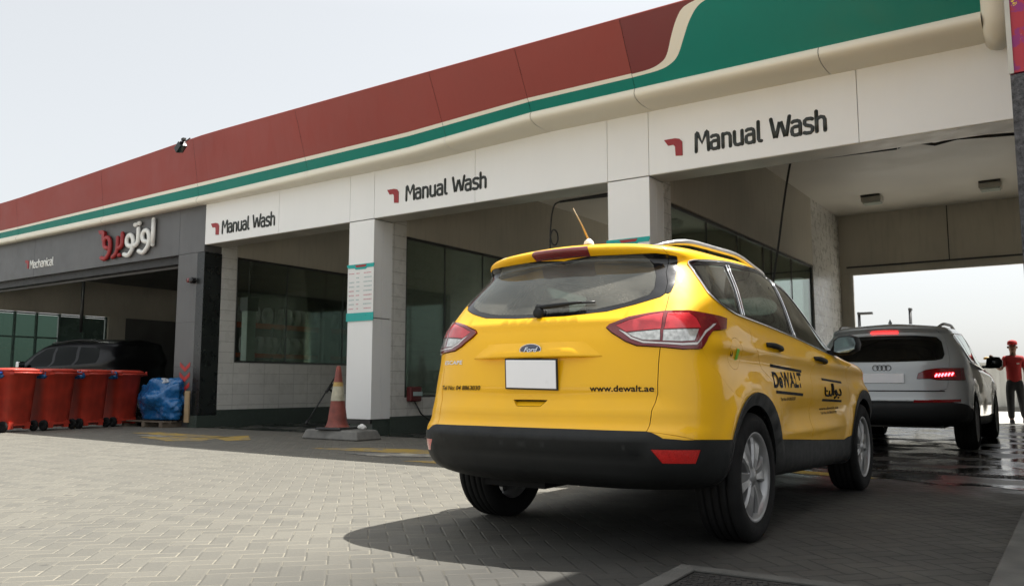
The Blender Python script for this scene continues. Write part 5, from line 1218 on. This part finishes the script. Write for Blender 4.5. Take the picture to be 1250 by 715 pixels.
# ------------------------------------------------------------------ beyond the bay
e = empty('boundary_wall', (0, 31, 0), label='pale ribbed boundary wall beyond the back of the wash bay', cat='wall')
w = MB(); xs = np.arange(-30, 8, .22)
for x in xs: w.box((x, 0, .12), (x+.10, .03, 1.50)); 
w.box((-30, .03, 0), (8, .15, 1.50)); w.build('ribbed_panel', 'fence_panel', e); B((-30, -.08, 1.50), (8, .22, 1.56)).build('coping', 'fence_panel', e); B((-30, -.25, 0), (8, -.0, .14)).build('kerb', 'kerb_concrete', e)
for (px, dist, zt_, arm, lb) in ((-7.8, 38, 3.98, 1, 'dark lamp post seen through the wash bay, left one'), (-5.85, 38.5, 4.1, -1, 'slender pale lamp post seen through the wash bay, right one')):
    e = empty('lamp_post', (px, dist, 0), label=lb, cat='lamp post'); MB().tube([(0, 0, 0), (0, 0, zt_)], [.09, .06]).build('pole', 'metal_frame', e)
    MB().box((-.05, -.12, zt_-.12), (.55*arm if arm > 0 else .08, .12, zt_-.02)).build('lamp_head', 'metal_frame', e)

# ------------------------------------------------------------------ attendant
pe = empty('person', (-1.22, 21.35, 0), R(8), label='attendant in red cap, red polo shirt and black trousers walking out of the bay', cat='person')
pe.scale = (1.03, 1.03, 1.03)
def skinned(name, verts, edges, radii, m, parent, sub=2):
    me = bpy.data.meshes.new(name); me.from_pydata(verts, edges, []); o = bpy.data.objects.new(name, me); col.objects.link(o); o.parent = parent
    o.modifiers.new('s', 'SKIN'); o.modifiers.new('u', 'SUBSURF').render_levels = sub; o.modifiers['u'].levels = sub
    for v, r_ in zip(me.skin_vertices[0].data, radii): v.radius = r_ if hasattr(r_, '__len__') else (r_, r_)
    me.skin_vertices[0].data[0].use_root = True
    bpy.context.view_layer.update(); dg = bpy.context.evaluated_depsgraph_get(); m2 = bpy.data.meshes.new_from_object(o.evaluated_get(dg)); o.modifiers.clear(); o.data = m2
    m2.materials.clear(); m2.materials.append(M[m]); m2.polygons.foreach_set('use_smooth', [True]*len(m2.polygons)); return o
V_ = [(0,0,.90),(0,0,1.05),(0,.01,1.22),(0,.0,1.36),(0,-.005,1.44),(0,-.015,1.50),(0,-.025,1.56),(0,-.03,1.62),(0,-.02,1.68),
      (.155,0,1.37),(.215,.03,1.12),(.235,-.05,.88),(.24,-.07,.81), (-.155,0,1.37),(-.25,-.08,1.14),(-.37,-.20,1.24),(-.42,-.26,1.30),
      (.085,0,.84),(.12,.06,.47),(.16,.16,.10),(.16,.06,.045), (-.085,0,.84),(-.10,-.05,.47),(-.10,-.04,.09),(-.10,-.15,.035)]
E_ = [(0,1),(1,2),(2,3),(3,4),(4,5),(5,6),(6,7),(7,8),(3,9),(9,10),(10,11),(11,12),(3,13),(13,14),(14,15),(15,16),(0,17),(17,18),(18,19),(19,20),(0,21),(21,22),(22,23),(23,24)]
Rr = [(.13,.10),(.12,.095),(.14,.10),(.11,.085),.055,.055,(.075,.09),(.088,.108),(.072,.09),.055,.045,.036,.034,.055,.045,.036,.034,.085,.062,.044,.042,.085,.062,.044,.042]
bodyo = skinned('body', V_, E_, Rr, 'skin', pe)
MB().frustum((0, -.125), (.014, .014), 1.585, (0, -.118), (.008, .01), 1.635).build('nose', 'skin', pe, bevel=.005)
MB().tube([(-.042, -.112, 1.640), (-.022, -.118, 1.640)], .007).tube([(.022, -.118, 1.640), (.042, -.112, 1.640)], .007).build('eyes', 'hair', pe)
MB().tube([(-.022, -.118, 1.562), (.022, -.118, 1.562)], .005).build('mouth', 'dusky_red', pe)
for sg in (1, -1): MB().tube([(.082*sg, -.02, 1.595), (.088*sg, -.015, 1.64)], .014).build('ear', 'skin', pe)
for sg, hx, hy, hz, up in ((1, .24, -.07, .78, -1), (-1, -.425, -.265, 1.335, 1)):
    h = MB()
    for k in range(4): x = (-.027+.018*k); L = (.075, .085, .08, .062)[k]; h.tube([(x, 0, .02*up), (x, -.008, (.045+L*.4)*up), (x, -.03, (.045+L*.85)*up)], [.011, .0095, .008], 6)
    h.tube([(.03, 0, .0), (.055, -.01, .035*up), (.06, -.02, .06*up)], [.012, .011, .009], 6); h.tube([(0, 0, -.03*up), (0, 0, .02*up), (0, 0, .055*up)], [.03, .042, .036], 8)
    h.build('hand', 'skin', pe, loc=(hx, hy, hz))
skinned('polo_shirt', [(0,0,.80),(0,0,1.05),(0,.01,1.22),(0,0,1.36),(0,-.005,1.455),(.150,0,1.375),(.205,.02,1.17),(-.150,0,1.375),(-.22,-.06,1.19)], [(0,1),(1,2),(2,3),(3,4),(3,5),(5,6),(3,7),(7,8)], [(.172,.135),(.150,.120),(.162,.122),(.125,.105),(.068,.068),.072,.070,.072,.070], 'polo_red', pe)
skinned('trousers', [(0,0,1.0),(0,0,.86),(.09,0,.78),(.12,.06,.47),(.16,.15,.10),(-.09,0,.78),(-.10,-.05,.47),(-.10,-.04,.08)], [(0,1),(1,2),(2,3),(3,4),(1,5),(5,6),(6,7)], [(.130,.100),(.145,.112),.102,.082,.066,.102,.082,.066], 'trouser_black', pe)
MB().lathe([(.094, 0), (.098, .03), (.092, .07), (.062, .098), (0, .112)], 24, 'z', (0, -.025, 1.665)).build('cap', 'polo_red', pe).scale = (.98, 1.12, 1)
MB().prism([(-.075, -.12), (-.06, -.20), (0, -.225), (.06, -.20), (.075, -.12)], 1.672, 1.684, 'xy').build('cap_peak', 'polo_red', pe)
MB().box((.05, -.132, 1.25), (.10, -.122, 1.28)).build('chest_badge', 'letter_white', pe)
for x, y in ((.16, .10), (-.10, -.11)): MB().frustum((x, y-.02), (.045, .13), .0, (x, y), (.04, .09), .085).build('shoe', 'person_shoe', pe, bevel=.02)
lump((-1.70, 21.0, 1.42), .055, 'sponge_yellow', 'wash_cloth', .3, 3, 4, (1.1, .6, .6), label='small yellowish cloth held up in the raised hand of the attendant', cat='cloth')
